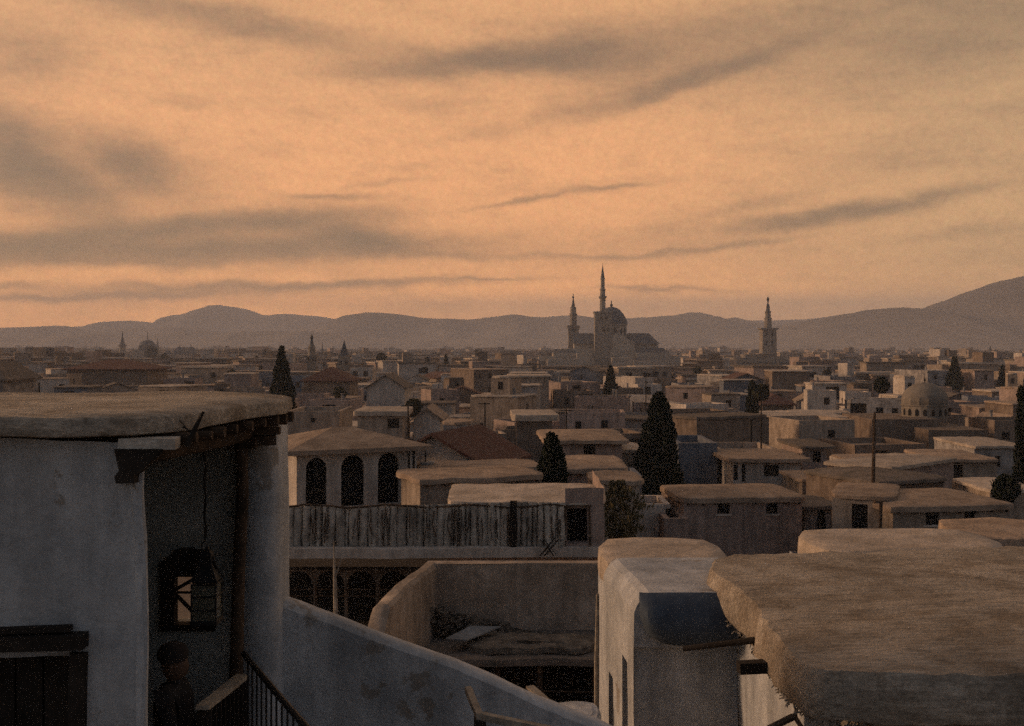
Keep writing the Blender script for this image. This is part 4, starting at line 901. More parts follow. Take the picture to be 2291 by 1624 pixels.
# ================================================================== terrain
mb = MB(); g = 60
mb.add([(-9000, -60, 0), (9000, -60, 0), (9000, 9000, 0), (-9000, 9000, 0)], [(0,1,2,3)])
tag(mb.build('ground', M['earth']), None, None, kind='structure')
def ridge(name, prof, D, L, rough, seed, back=.6):
    mb = MB(); xs = []; x = prof[0][0]
    nx = 260; nv = 34; x0_, x1_ = prof[0][0], prof[-1][0]
    def hgt(px):
        for (a, b), (c, d) in zip(prof, prof[1:]):
            if a <= px <= c:
                t = (px - a)/(c - a); t = t*t*(3 - 2*t)*.6 + t*.4
                return b + (d - b)*t
    for i in range(nx):
        px = x0_ + (x1_ - x0_)*i/(nx-1); zr = ZZ(hgt(px), D)
        for j in range(nv):
            v = j/(nv-1)*(1 + back) - 1     # -1 near foot, 0 crest, back beyond
            y = D + v*L; sh = (1 + math.cos(math.pi*min(1, abs(v))))/2
            sh = sh**.85
            xx = X(px, D)*(1 + .0*v)
            p = Vector((xx/420 + seed, y/420, seed)); nz = noise.fractal(p, .9, 2.1, 6)
            gl = abs(noise.noise(Vector((xx/160 + seed*2, y/900, 5)))); f = min(1, abs(v)*3.2)
            z = zr*sh - 3 + nz*rough*1.5*f*sh - gl*rough*3.0*f*sh
            mb.v.append(Vector((xx, y, z)))
    for i in range(nx-1):
        for j in range(nv-1): mb.f.append((i*nv+j, (i+1)*nv+j, (i+1)*nv+j+1, i*nv+j+1))
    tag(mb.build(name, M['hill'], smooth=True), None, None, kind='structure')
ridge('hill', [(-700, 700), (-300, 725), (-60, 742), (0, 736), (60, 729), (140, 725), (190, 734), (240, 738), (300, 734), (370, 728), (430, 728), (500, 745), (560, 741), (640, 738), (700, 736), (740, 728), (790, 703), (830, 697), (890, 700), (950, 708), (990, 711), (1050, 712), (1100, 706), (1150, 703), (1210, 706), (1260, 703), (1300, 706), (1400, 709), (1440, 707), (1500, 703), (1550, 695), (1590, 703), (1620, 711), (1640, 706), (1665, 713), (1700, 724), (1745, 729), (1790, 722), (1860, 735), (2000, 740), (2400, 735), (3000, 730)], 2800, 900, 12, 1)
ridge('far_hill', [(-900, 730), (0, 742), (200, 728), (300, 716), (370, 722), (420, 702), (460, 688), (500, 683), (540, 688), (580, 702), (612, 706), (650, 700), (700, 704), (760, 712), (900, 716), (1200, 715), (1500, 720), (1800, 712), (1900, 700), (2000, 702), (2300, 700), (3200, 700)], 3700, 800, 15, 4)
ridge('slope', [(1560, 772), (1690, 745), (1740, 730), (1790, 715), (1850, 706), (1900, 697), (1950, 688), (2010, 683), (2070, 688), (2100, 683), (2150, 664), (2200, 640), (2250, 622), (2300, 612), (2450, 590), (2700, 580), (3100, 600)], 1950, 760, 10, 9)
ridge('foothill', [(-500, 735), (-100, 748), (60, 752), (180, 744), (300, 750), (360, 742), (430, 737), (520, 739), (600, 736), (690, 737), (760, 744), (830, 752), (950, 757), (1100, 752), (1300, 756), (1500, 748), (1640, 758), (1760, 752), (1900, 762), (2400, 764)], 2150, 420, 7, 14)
# ================================================================== the old city, house by house
WORD = {1: 'one', 2: 'two', 3: 'three', 4: 'four', 5: 'five'}
CN = {'tan': 'tan', 'brown': 'brown', 'grey': 'grey', 'pink': 'rosy', 'pale': 'pale', 'blue': 'bluish'}
LM = [('the big cypress', 1473, 1000), ('the small cypress', 1235, 1030), ('the ribbed dome', 2069, 900), ('the great mosque', 1385, 790), ('the tiered minaret', 1720, 790),
      ('the tall left cypress', 630, 850), ('the belfry', 768, 820), ('the three arched windows', 790, 1000), ('the red gable roof', 1065, 990), ('the mosque cypress', 1366, 850),
      ('the thin cypress', 1683, 890), ('the tall wooden pole', 1958, 950), ('the broad cypress at far right', 2135, 835), ('the narrow cypress at far right', 2243, 845),
      ('the right edge cypress', 2285, 940), ('the distant domes', 350, 800), ('the white two-windowed house', 808, 835), ('the long left tiled roof', 230, 830), ('the tiny hazy cypress', 998, 811),
      ('the rounded dark tree', 1972, 870), ('the white fronted house', 1700, 1020), ('the square brown house', 1315, 980)]
PEND = []
def label_pending():
    used = {}
    for (r, px, py, desc) in PEND:
        nm, lx, ly = min(LM, key=lambda l: (l[1]-px)**2 + (3*(l[2]-py))**2)
        dx, dy = px - lx, 3*(py - ly)
        side = ('right of' if dx > 0 else 'left of') if abs(dx) > abs(dy) else ('nearer than' if dy > 0 else 'beyond')
        used.setdefault((nm, side), []).append(((dx*dx + dy*dy), r, desc))
    OR = ['nearest', 'second', 'third', 'fourth', 'fifth', 'sixth', 'seventh', 'eighth', 'ninth', 'tenth', 'eleventh', 'twelfth', 'thirteenth', 'fourteenth', 'fifteenth', 'sixteenth', 'seventeenth', 'eighteenth', 'nineteenth', 'twentieth'] + ['twenty-' + w for w in ('first', 'second', 'third', 'fourth', 'fifth', 'sixth', 'seventh', 'eighth', 'ninth')] + ['thirtieth'] + ['thirty-' + w for w in ('first', 'second', 'third', 'fourth', 'fifth', 'sixth', 'seventh', 'eighth', 'ninth')]
    for (nm, side), L_ in used.items():
        L_.sort(key=lambda t: t[0])
        for i, (_, r, desc) in enumerate(L_):
            lab = f'{desc}, {OR[min(i, 38)]} {side} {nm}'
            if len(lab.split()) > 16: lab = lab.split(' with ')[0] + ',' + lab.split(',')[1]
            r['label'] = lab
def overlaps(x0, x1, y0, y1):
    return any(x0 < b and x1 > a and y0 < d and y1 > c for a, b, c, d in HOUSES)
# a few hand-placed landmarks
def named(px1, px2, D, py, label, **k):
    hp(px1, px2, D, py, k.pop('d', 9), label=label, **k)
named(783, 833, 300, 823, 'small white house with two dark windows, right of the belfry', wall='pale', roof='mudpale', kind='flat', front=[(795, 830, 842, 11, 'w'), (818, 830, 842, 11, 'w')], bars=0)
named(680, 782, 180, 852, 'red brown tiled roof below the belfry', wall='brown', roof='red', kind='hip', hip=2.2, over=.6, group='pitched roof houses', d=10)
named(1706, 1775, 175, 905, 'red roofed house beside the thin cypress below the tiered minaret', wall='brown', roof='red', kind='hip', hip=1.6, over=.5, group='pitched roof houses', d=8)
named(150, 330, 210, 826, 'long low reddish tiled roof on the left, below the distant domes', wall='brown', roof='red', kind='hip', hip=1.8, over=.8, group='pitched roof houses', d=12)
named(-60, 6, 120, 850, 'steep pitched roof cut by the left edge', wall='grey', roof='muddark', kind='hip', hip=2.0, over=.7, group='pitched roof houses', d=8)
named(820, 905, 135, 868, 'pale gabled house in front of the white two-windowed house', wall='pale', roof='muddark', kind='gable', hip=1.5, over=.3, group='pitched roof houses')
named(1730, 1892, 118, 938, 'long house with a bright pale roof, right of the thin cypress', wall='pink', roof='mudpale', th=.5, over=.5, front=[(1770, 950, 962, 8, 'w'), (1810, 950, 962, 8, 'w')], d=8)
named(800, 900, 92, 925, 'low house with a pale roof and black eave above the three arched windows', wall='tan', roof='mudpale', th=.4, over=.4, front=[(880, 936, 958, 26, 'd')], d=7)
named(925, 985, 96, 938, 'little gabled house with dark openings above the red gable roof', wall='pale', roof='mud', kind='gable', hip=.9, over=.3, group='pitched roof houses', d=7)
named(1155, 1235, 88, 935, 'pale roofed house left of the square brown house', wall='brown', roof='mudpale', th=.5, over=.4, d=7)
named(640, 760, 100, 920, 'broad plain block right of the foot of the tall left cypress', wall='tan', roof='mudpale', kind='flat', front=[(700, 935, 945, 10, 'w')], d=8)
named(1140, 1228, 165, 842, 'tall plain tan block with two small windows, left of the mid-size cypress before the mosque', wall='tan', roof='mudpale', th=.3, over=.3, front=[(1160, 878, 888, 6, 'w'), (1205, 878, 888, 6, 'w')], d=9)
# rows of houses out to the horizon
KEEP = [(1950, 2200, 106, 966), (2105, 2165, 212, 860), (2225, 2262, 222, 860), (1205, 1525, 572, 819), (775, 842, 296, 846), (670, 790, 176, 874), (670, 800, 336, 832), (1700, 1782, 172, 916), (1640, 1780, 596, 818), (1955, 1990, 148, 884), (1345, 1390, 186, 874), (1668, 1700, 122, 915), (820, 905, 130, 900), (255, 450, 880, 800)]
rg = random.Random(77)
D = 62.0; count = 0
NCAP = 262
protos = {}
while count < NCAP and D < 700:
    x = -.50*D - 4
    step_ = rg.uniform(-2, 2)
    x += rg.random()*6
    while x < .50*D + 4 and count < NCAP:
        w = rg.uniform(3.4, 8.5); dd = rg.uniform(4, 7.5) if D < 210 else rg.uniform(8, 14)
        y = D + rg.uniform(-.04, .04)*D; xc = x + w/2
        px = CXP + xc/y*F
        left = max(0, min(1, (700 - px)/500))
        h = rg.choice((3.4, 3.8, 4.1, 4.4, 4.7, 5.0, 5.4)) + (rg.choice((0, 0, 0, 0, 1.2, 2.4)) if D > 95 else 0)
        py = HY + (H - h)/y*F
        for (a_, b_, dm_, pm_) in KEEP:
            if a_ < px + w/2/y*F and px - w/2/y*F < b_ and y < dm_ and py < pm_ + 5:
                h = min(h, H - (pm_ + 5 + rg.uniform(0, 12) - HY)*y/F); py = HY + (H - h)/y*F
        if h < 2.6: x += w*.5 + 1; continue
        if px < -60 or px > 2350 or (px < 600 and py > 905) or overlaps(xc - w/2 - .3, xc + w/2 + .3, y - .3, y + dd + .3):
            x += w*.5 + 1; continue
        wl = rg.choice(('tan', 'tan', 'pink', 'pink', 'brown', 'brown', 'grey', 'pale', 'pale', 'blue') if D < 300 else ('tan', 'pink', 'brown', 'grey', 'tan', 'pale'))
        kd = rg.choice(('mud', 'mud', 'flat', 'flat', 'flat') if D < 260 else ('mud', 'flat', 'flat', 'flat', 'gable'))
        if rg.random() < .04: kd = 'gable'
        rf = rg.choice(('mud', 'mud', 'mudpale', 'muddark', 'mudpale')) if kd != 'gable' else rg.choice(('red', 'muddark', 'mud'))
        nw = rg.choice((0, 1, 1, 2, 2, 3)) if w > 6 else rg.choice((0, 1, 1))
        fr = []; us = [-w/2 + w*(i + .5 + rg.uniform(-.2, .2))/max(1, nw) for i in range(nw)]
        zw = h - rg.uniform(1.7, 2.1); ndoor = 0
        for u in us:
            if abs(u) < w/2 - .7:
                if rg.random() < .22 and D < 220 and ndoor == 0: fr.append((u, 0 if h < 4 else h - 2.7, rg.uniform(1.2, 2.6), min(2.2, h - .9), 'd')); ndoor = 1
                else: fr.append((u, zw, rg.uniform(.6, .9), rg.uniform(.8, 1.1), 'w'))
        if h > 6 and nw: fr += [(u, zw - 2.9, .75, .95, 'w') for u in us if abs(u) < w/2 - .7 and rg.random() < .6 and not ndoor]
        lf = [(dd/2, zw, .7, .9, 'w')] if rg.random() < .3 and px > CXP else []
        rt = [(dd/2, zw, .7, .9, 'w')] if rg.random() < .3 and px < CXP else []
        rz = rg.choice((0, 0, -.1, .1, .25, -.3, .45)) + rg.uniform(-.06, .06)
        nwin = len([f for f in fr if f[4] == 'w'])
        size = 'small' if w < 6 else ('wide' if w > 8.5 else 'plain')
        ht = 'tall ' if h > 6.5 else ('low ' if h < 4.3 else '')
        rfw = {'mud': 'mud-roofed', 'mudpale': 'pale-roofed', 'muddark': 'dark-roofed', 'red': 'red-roofed'}[rf]
        if kd == 'gable': rfw = {'red': 'red gabled', 'muddark': 'dark gabled', 'mud': 'brown gabled'}[rf]
        desc = f'{ht}{size} {CN[wl]} {rfw} house'
        if nwin and D < 260: desc = f'{ht}{CN[wl]} {rfw} house with {WORD[min(5, nwin)]} window{"s" if nwin > 1 else ""}'
        desc = desc.replace(' house', '', 1) if False else desc
        far = D > 230
        r = house(xc, y, rz, w, dd, h, 0, wall=wl, roof=rf, kind=kd, hip=1.3, front=fr, left=lf, right=rt, label='', group='flat roofed houses of the old city' if kd != 'gable' else 'pitched roof houses',
                  th=rg.uniform(.10, .24), over=rg.uniform(.1, .4), crown=rg.uniform(.03, .12), bars=(1 if D < 110 else 0), seed=rg.randint(0, 9999), rnd_=rg.choice((1, 2)) if not far else 1,
                  chimney=((rg.uniform(-w/3, w/3), dd*.5, .18, rg.uniform(.5, 1.1)) if rg.random() < .3 else None))
        PEND.append((r, px, py, desc))
        HOUSES.append((xc - w/2, xc + w/2, y, y + dd)); count += 1
        if rg.random() < .22 and kd == 'mud' and D < 240 and not any(a_ < px < b_ and y < dm_ for a_, b_, dm_, pm_ in KEEP):      # an upper room on the roof, part of the same house
            uw, ud, uh = w*.4, dd*.6, rg.uniform(1.8, 2.6); ux = rg.uniform(-w*.25, w*.25)
            mb = MB(); mb.box(ux - uw/2, ux + uw/2, dd*.3, dd*.3 + ud, h - .1, h + uh); up = mb.build('upper_room', M[wl], r, world=False)
            mb = MB(); mb.slab([(ux - uw/2 - .2, dd*.3 - .2), (ux + uw/2 + .2, dd*.3 - .2), (ux + uw/2 + .2, dd*.3 + ud + .1), (ux - uw/2 - .2, dd*.3 + ud + .1)], h + uh + .003, .22, .05, 1, 1, .03, 3)
            q = mb.build('roof', M[rf], r, world=False); q.parent = up
            mb = MB(); mb.box(ux - .3, ux + .3, dd*.3 - .02, dd*.3 + .05, h + uh*.35, h + uh*.35 + .9); q = mb.build('window', M['dark'], r, world=False); q.parent = up
        x += w + (rg.uniform(.1, .8) if rg.random() < .85 else rg.uniform(1.5, 4))
    D = D*1.045 + 2.2
label_pending()
D_END = D
# everything beyond reads as one mass of roofs
walls = [MB() for _ in range(4)]; tops = [MB() for _ in range(3)]; holes = MB()
D = D_END*.97
while D < 2300:
    x = -.49*D
    while x < .49*D:
        w = rg.uniform(4.5, 12) if D < 500 else rg.uniform(8, 22); dd = rg.uniform(5, 10); y = D + rg.uniform(-.04, .04)*D; h = rg.choice((3.5, 4, 4.5, 4.5, 5, 5, 5.5, 6, 7, 8)); px = CXP + (x + w/2)/y*F
        if px < 240 or 470 < px < 620: h += rg.choice((0, 1, 2, 3.5))
        h = min(h, 9.5); skip = False
        for (a_, b_, dm_, pm_) in KEEP:
            if a_ < px + w/2/y*F and px - w/2/y*F < b_ and y < dm_: h = min(h, H - (pm_ + 3 - HY)*y/F)
        if h < 2.2: x += w; continue
        if not overlaps(x, x + w, y, y + dd):
            a = rg.choice((0, 0, .2, -.25, .4)) + rg.uniform(-.08, .08); c = Vector((x + w/2, y + dd/2, 0)); q = Matrix.Rotation(a, 3, 'Z')
            def put_(m, *b):
                o = len(m.v); m.box(*b)
                for v in m.v[o:]: v.xyz = c + q @ (v - c)
            put_(rg.choice(walls), x, x + w, y, y + dd, 0, h)
            put_(rg.choice(tops), x - .35, x + w + .35, y - .35, y + dd + .35, h + .01, h + rg.uniform(.25, .5))
            if rg.random() < .3 and not any(a_ < px < b_ and y < dm_ for a_, b_, dm_, pm_ in KEEP):
                uw = w*rg.uniform(.25, .5); ux = x + rg.uniform(0, w - uw); put_(rg.choice(walls), ux, ux + uw, y + 1, y + dd - 1, h + .3, h + rg.uniform(2.4, 3.4))
            if D < 900:
                for k in range(rg.randint(0, 4)):
                    ux = x + 1 + (w - 2)*rg.random(); put_(holes, ux, ux + rg.uniform(.7, 1.6), y - .05, y + .1, h - 2.6, h - rg.uniform(1.0, 1.5))
        x += w + rg.choice((.3, .5, 1, 3, 8))
    D = D*(1.035 if D < 500 else 1.05)
a = walls[0].build('distant_houses', M['pink']); tag(a, 'mass of tiny hazy houses stretching to the foot of the hills', 'houses', kind='stuff')
for m_, k_ in ((walls[1], 'tan'), (walls[2], 'brown'), (walls[3], 'pale')): m_.build('wall', M[k_], a)
for m_, k_ in zip(tops, ('mud', 'mudpale', 'muddark')): m_.build('roof', M[k_], a)
holes.build('window', M['dark'], a)
# ================================================================== trees
def cypress_meshes(h, r, n, seed, leaf, lumpy=.25, shape='spire'):
    rg = random.Random(seed); v = []; f = []
    ph = [rg.uniform(0, 6.28) for _ in range(6)]
    def rad(t, a):
        if shape == 'spire': b = min(1, (t*9)**.5) * (1 - t)**.52 * (1.0 + .12*(1 - t))
        elif shape == 'cone': b = min(1, (t*12)**.5) * (1 - t)**.9
        elif shape == 'round': b = math.sin(math.pi*min(1, max(0, t*.93 + .07)))**.6
        return r*b*(1 + lumpy*.5*math.sin(3*a + ph[0] + t*9) + lumpy*.4*math.sin(5*a + ph[1] - t*17) + lumpy*.35*math.sin(2*a + ph[2] + t*31))
    for i in range(n):
        t = rg.random()**1.25; a = rg.uniform(0, 2*math.pi); R_ = rad(t, a)*(rg.uniform(.55, 1.0)**.5)
        c = Vector((R_*math.cos(a), R_*math.sin(a), .05*h + t*h*.95)); s = leaf*rg.uniform(.6, 1.5)
        out = Vector((math.cos(a), math.sin(a), 0)); up = (Vector((0, 0, 1)) + out*rg.uniform(-.1, .7) + Vector((rg.uniform(-.3, .3), rg.uniform(-.3, .3), 0))).normalized()
        sd = up.cross(Vector((rg.gauss(0, 1), rg.gauss(0, 1), rg.gauss(0, 1)))).normalized()
        o = len(v); v += [c - sd*s*.5, c + sd*s*.5, c + up*s*1.7 + sd*s*.15, c + up*s*1.5 - sd*s*.35]; f.append((o, o+1, o+2, o+3))
    # dark inner mass so the heart is dense
    m = 14; o = len(v); rows = 14
    for j in range(rows):
        t = .02 + j/(rows-1)*.95
        for k in range(m):
            a = 2*math.pi*k/m; q = rad(t, a)*.66*rg.uniform(.85, 1.1); v.append(Vector((q*math.cos(a), q*math.sin(a), .05*h + t*h*.95)))
    for j in range(rows-1):
        for k in range(m): f.append((o+j*m+k, o+j*m+(k+1) % m, o+(j+1)*m+(k+1) % m, o+(j+1)*m+k))
    return v, f
def tree(px, D, ptop, wpx, label, n, seed, shape='spire', leafm='leaf', base=0.0, name='cypress_tree', cat='cypress', grp='cypress trees', leaf=None, lumpy=.25, lean=0, cb=None, core=True):
    top = ZZ(ptop, D); h = top - base; r = wpx/2/F*D
    t = thing(name, label, cat, (X(px, D), D, base), 0, grp)
    if shape == 'round' and cb is None: cb = max(0, h - 2*r*1.15)
    cb = cb or 0
    v, f = cypress_meshes(h - cb, r, n, seed, leaf or max(.10, r*.11), lumpy, shape)
    if not core: v = v[:4*n]; f = f[:n]
    mb = MB(); mb.v = v; mb.f = f
    for q in mb.v: q.z += cb
    if lean:
        for q in mb.v: q.x += lean*q.z
    mb.build('crown', M[leafm], t, world=False)
    mb = MB(); mb.tube([(0, 0, -.1), (.03*r, 0, h*.3), (0, .02*r, h*.75)], [max(.08, r*.13), max(.06, r*.09), .03], 7)
    for a_ in range(3): mb.tube([(0, 0, h*(.2 + .15*a_)), (r*.4*math.cos(a_*2.2), r*.4*math.sin(a_*2.2), h*(.32 + .15*a_))], [.05, .02], 5)
    mb.build('trunk', M['bark'], t, world=False)
tree(1474, 71, 888, 108, 'big dense dark cypress, tallest of the middle distance', 11000, 1, base=1.5, leaf=.17)
tree(1233, 43.5, 981, 118, 'small dark cypress with a leaning top, left of the big one', 8500, 2, shape='spire', base=1.0, leaf=.13, lumpy=.45)
tree(630, 132, 781, 96, 'tall dark cypress standing above the end of the near left roof', 9000, 3, shape='cone', leaf=.22, lumpy=.3)
tree(1366, 190, 823, 54, 'mid-size dark cypress before the great mosque', 2600, 4, shape='cone', leaf=.28)
tree(1683, 125, 857, 38, 'thin dark cypress below the tiered minaret', 2600, 5, leaf=.2)
tree(1972, 150, 850, 27, 'dark tree with a rounded top, left of the ribbed dome', 2400, 6, shape='round', leaf=.25)
tree(2135, 215, 804, 62, 'broad conical cypress at far right', 2600, 7, shape='cone', leaf=.32, lumpy=.15)
tree(2243, 225, 821, 36, 'narrow conical cypress at far right, beyond the broad one', 1800, 8, shape='cone', leaf=.28, lumpy=.15)
tree(998, 330, 797, 26, 'tiny cypress in the haze left of the great mosque', 900, 9, shape='cone', leaf=.4)
tree(955, 420, 803, 22, 'faint little cypress left of the tiny one in the haze', 700, 10, shape='cone', leaf=.5)
tree(1066, 520, 786, 12, 'faint pointed tree on the horizon left of the great mosque', 700, 11, shape='cone', leaf=.6)
tree(2287, 70, 872, 30, 'dark ragged cypress cut by the right edge', 4500, 12, leaf=.17, lumpy=.5)
tree(854, 380, 795, 16, 'round dark tree on the skyline right of the belfry', 700, 13, shape='round', name='round_tree', cat='tree', grp='round trees', leaf=.5)
tree(338, 700, 779, 24, 'dark bushy tree in front of the distant domes', 800, 14, shape='round', name='round_tree', cat='tree', grp='round trees', leaf=.9)
tree(1685 + 18, 122, 868, 26, 'loose round tree beside the thin cypress', 1400, 15, shape='round', leafm='bush', name='round_tree', cat='tree', grp='round trees', leaf=.25)
tree(1386, 41, 1082, 80, 'tangled dry shrub between the doorway and the big cypress', 1500, 16, shape='round', leafm='dry', core=False, cb=2.6, name='shrub', cat='shrub', grp='shrubs', base=3.0, leaf=.09, lumpy=.9)
tree(1262, 55, 1068, 34, 'low dark shrub at the foot of the small cypress', 1000, 17, shape='round', leafm='leaf', name='shrub', cat='shrub', grp='shrubs', base=4.2, leaf=.1, lumpy=.4)
tree(925, 104, 900, 30, 'bushy tree among roofs above the red gable roof', 1300, 18, shape='round', leafm='bush', name='round_tree', cat='tree', grp='round trees', base=0, leaf=.2, lumpy=.5)
tree(2250, 56, 1070, 50, 'dark shrub behind the long tan house at the right', 1200, 19, shape='round', leafm='leaf', name='shrub', cat='shrub', grp='shrubs', base=2.5, leaf=.12, lumpy=.4)
for i, (px, D, w_, lab) in enumerate(((1180, 210, 14, 'left of the mosque cypress'), (1560, 300, 12, 'between the mosque and the tiered minaret'), (760, 150, 16, 'below the belfry'), (1850, 260, 12, 'right of the tiered minaret'), (520, 260, 22, 'left of the tall left cypress'), (120, 330, 26, 'at the far left'), (300, 300, 30, 'below the distant domes'), (2120, 330, 12, 'above the broad cypress at far right'), (35, 420, 26, 'leftmost against the skyline'), (215, 480, 18, 'left of the slim far minaret'), (368, 520, 18, 'just right of the distant tall dome'), (455, 450, 20, 'right of the small distant domes'), (570, 430, 14, 'on the skyline just left of the tall left cypress'))):
    tree(px, D, HY + (H - (6.6 if D < 400 else 8.6))/D*F, w_, 'small round tree among the roofs, ' + lab, 700, 40 + i, shape='round', leafm='bush', name='round_tree', cat='tree', grp='round trees among the roofs', leaf=.35, lumpy=.5)
# tall thin poles among the roofs
for i, (px, D, p0, lab) in enumerate(((1085, 85, 900, 'thin dark mast above the little gabled house'), (1703, 88, 888, 'thin mast right of the big cypress'), (1267, 80, 915, 'thin mast above the square brown house'), (913, 78, 905, 'thin mast above the roof with three arched windows'), (1445, 160, 840, 'thin mast above the big cypress'))):
    mb = MB(); mb.tube([(X(px, D), D, 0), (X(px, D), D, ZZ(p0, D))], [.09, .05], 6); mb.tube([(X(px, D) - .5, D, ZZ(p0 + 3, D)), (X(px, D) + .4, D, ZZ(p0 + 3, D))], .035, 5)
    tag(mb.build('mast', M['wood']), lab, 'pole', 'thin masts')
# ================================================================== sky, light, air, camera
W = bpy.data.worlds.new('World'); scene.world = W; W.use_nodes = True
nt = W.node_tree; N = nt.nodes; L = nt.links; N.clear()
def node(t, **k):
    n = N.new(t)
    for a, b in k.items(): setattr(n, a, b)
    return n
def put(s, v):
    if isinstance(v, (int, float)): s.default_value = v
    else: L.new(v, s)
def mth(op, a, b=0.0, c=None):
    n = node('ShaderNodeMath', operation=op); put(n.inputs[0], a); put(n.inputs[1], b)
    if c is not None: put(n.inputs[2], c)
    return n.outputs[0]
def rng(v, a, b, c=0.0, d=1.0, smooth=True):
    n = node('ShaderNodeMapRange'); n.interpolation_type = 'SMOOTHSTEP' if smooth else 'LINEAR'
    put(n.inputs[0], v)
    for i, q in enumerate((a, b, c, d)): n.inputs[i+1].default_value = q
    return n.outputs[0]
def mixc(f, a, b):
    n = node('ShaderNodeMix', data_type='RGBA'); put(n.inputs[0], f)
    for i, q in ((6, a), (7, b)):
        if isinstance(q, tuple): n.inputs[i].default_value = (*q, 1)
        else: L.new(q, n.inputs[i])
    return n.outputs[2]
tc = node('ShaderNodeTexCoord'); sx = node('ShaderNodeSeparateXYZ'); L.new(tc.outputs['Generated'], sx.inputs[0])
U = mth('ARCTAN2', sx.outputs[0], sx.outputs[1]); V = mth('ARCSINE', sx.outputs[2])
def uv(px, py):
    x = (px - CXP)/F; z = (HY - py)/F; l = math.sqrt(1 + x*x + z*z); return math.atan2(x, 1), math.asin(z/l)
cmb = node('ShaderNodeCombineXYZ'); put(cmb.inputs[0], U); put(cmb.inputs[1], V)
def noi(scale, det, rgh, sx_, sy_, rot=0, off=0):
    mp = node('ShaderNodeMapping'); mp.inputs['Scale'].default_value = (sx_, sy_, 1); mp.inputs['Rotation'].default_value = (0, 0, rot); mp.inputs['Location'].default_value = (off, off*.7, 0)
    L.new(cmb.outputs[0], mp.inputs[0]); n = node('ShaderNodeTexNoise'); n.inputs['Scale'].default_value = scale; n.inputs['Detail'].default_value = det; n.inputs['Roughness'].default_value = rgh
    L.new(mp.outputs[0], n.inputs[0]); return n.outputs[0]
dU = mth('MULTIPLY', mth('SUBTRACT', noi(9, 4, .6, 1, 2.5, 0, 3), .5), .06)
dV = mth('MULTIPLY', mth('SUBTRACT', noi(11, 5, .62, 1, 2.0, 0, 9), .5), .026)
Ud = mth('ADD', U, dU); Vd = mth('ADD', V, dV)
streaks = [  # column, row, half length, half thickness (px), slope deg (up to the right +), strength
 (1010, 145, 210, 24, 4, .75), (1240, 125, 150, 32, 2, 1.0), (1440, 120, 190, 60, 0, .38), (1560, 175, 200, 16, 17, .8), (1300, 240, 260, 14, 13, .22),
 (20, 330, 90, 62, -20, 1.1), (120, 410, 120, 42, -18, .95), (310, 365, 85, 36, -18, 1.1), (230, 400, 200, 80, 0, .25),
 (290, 512, 270, 19, 7, 1.1), (480, 556, 400, 22, 2, 1.35), (640, 500, 170, 21, 6, .95), (800, 533, 85, 17, -4, 1.2), (60, 562, 120, 20, 4, .7), (250, 588, 280, 12, 1, .5),
 (745, 440, 75, 7, 2, .55), (850, 410, 70, 7, 8, .3), (1190, 446, 110, 6, 8, .6), (1370, 417, 70, 6, 4, .5),
 (1900, 480, 180, 17, 8, .9), (1760, 490, 110, 14, 4, .4), (1680, 460, 90, 12, 12, .35), (2080, 445, 130, 10, 8, .35), (2190, 520, 150, 10, 4, .25),
 (260, 660, 330, 8, 2, .75), (650, 638, 330, 7.5, 1.5, .85), (30, 635, 70, 6, 2, .5), (1080, 628, 90, 3, 0, .4), (1480, 645, 110, 5, 1, .55), (1060, 572, 240, 9, -1, .32), (1600, 556, 160, 6, 5, .5), (1350, 574, 120, 5, 1, .25),
 (560, 50, 300, 24, -8, .38), (340, 25, 300, 24, -6, .35), (60, 120, 90, 50, 0, .4), (2200, 60, 330, 80, 8, .6), (2050, 330, 260, 40, 12, .2), (1750, 50, 240, 50, 10, .4)]
tot = None
for (cx_, cy_, ln_, th_, an, st) in streaks:
    u0, v0 = uv(cx_, cy_); a = R(an); ca, sa = math.cos(a), math.sin(a); l_ = ln_*1.15/F; t_ = th_*1.15/F
    du = mth('SUBTRACT', Ud, u0); dv = mth('SUBTRACT', Vd, v0)
    p = mth('MULTIPLY_ADD', du, ca/l_, mth('MULTIPLY', dv, sa/l_)); q = mth('MULTIPLY_ADD', dv, ca/t_, mth('MULTIPLY', du, -sa/t_))
    e = mth('MULTIPLY_ADD', p, p, mth('MULTIPLY', q, q)); g = mth('MULTIPLY', mth('EXPONENT', mth('MULTIPLY', e, -1.0)), st)
    tot = g if tot is None else mth('ADD', tot, g)
wisp = noi(6, 7, .62, 1.0, 4.2, R(-9), 1)
wisp2 = noi(15, 7, .66, 1.0, 3.4, R(-14), 6)
fwd = rng(mth('ABSOLUTE', U), .5, 1.6, 1, 0)
tot = mth('MULTIPLY', tot, rng(wisp2, .25, .7, .65, 1.25, False))
cl = mth('ADD', tot, mth('MULTIPLY', rng(wisp, .46, .74), .24)); cl = mth('ADD', cl, mth('MULTIPLY', rng(wisp2, .5, .75), .10))
cl = mth('SUBTRACT', 1.0, mth('EXPONENT', mth('MULTIPLY', cl, -1.6)))
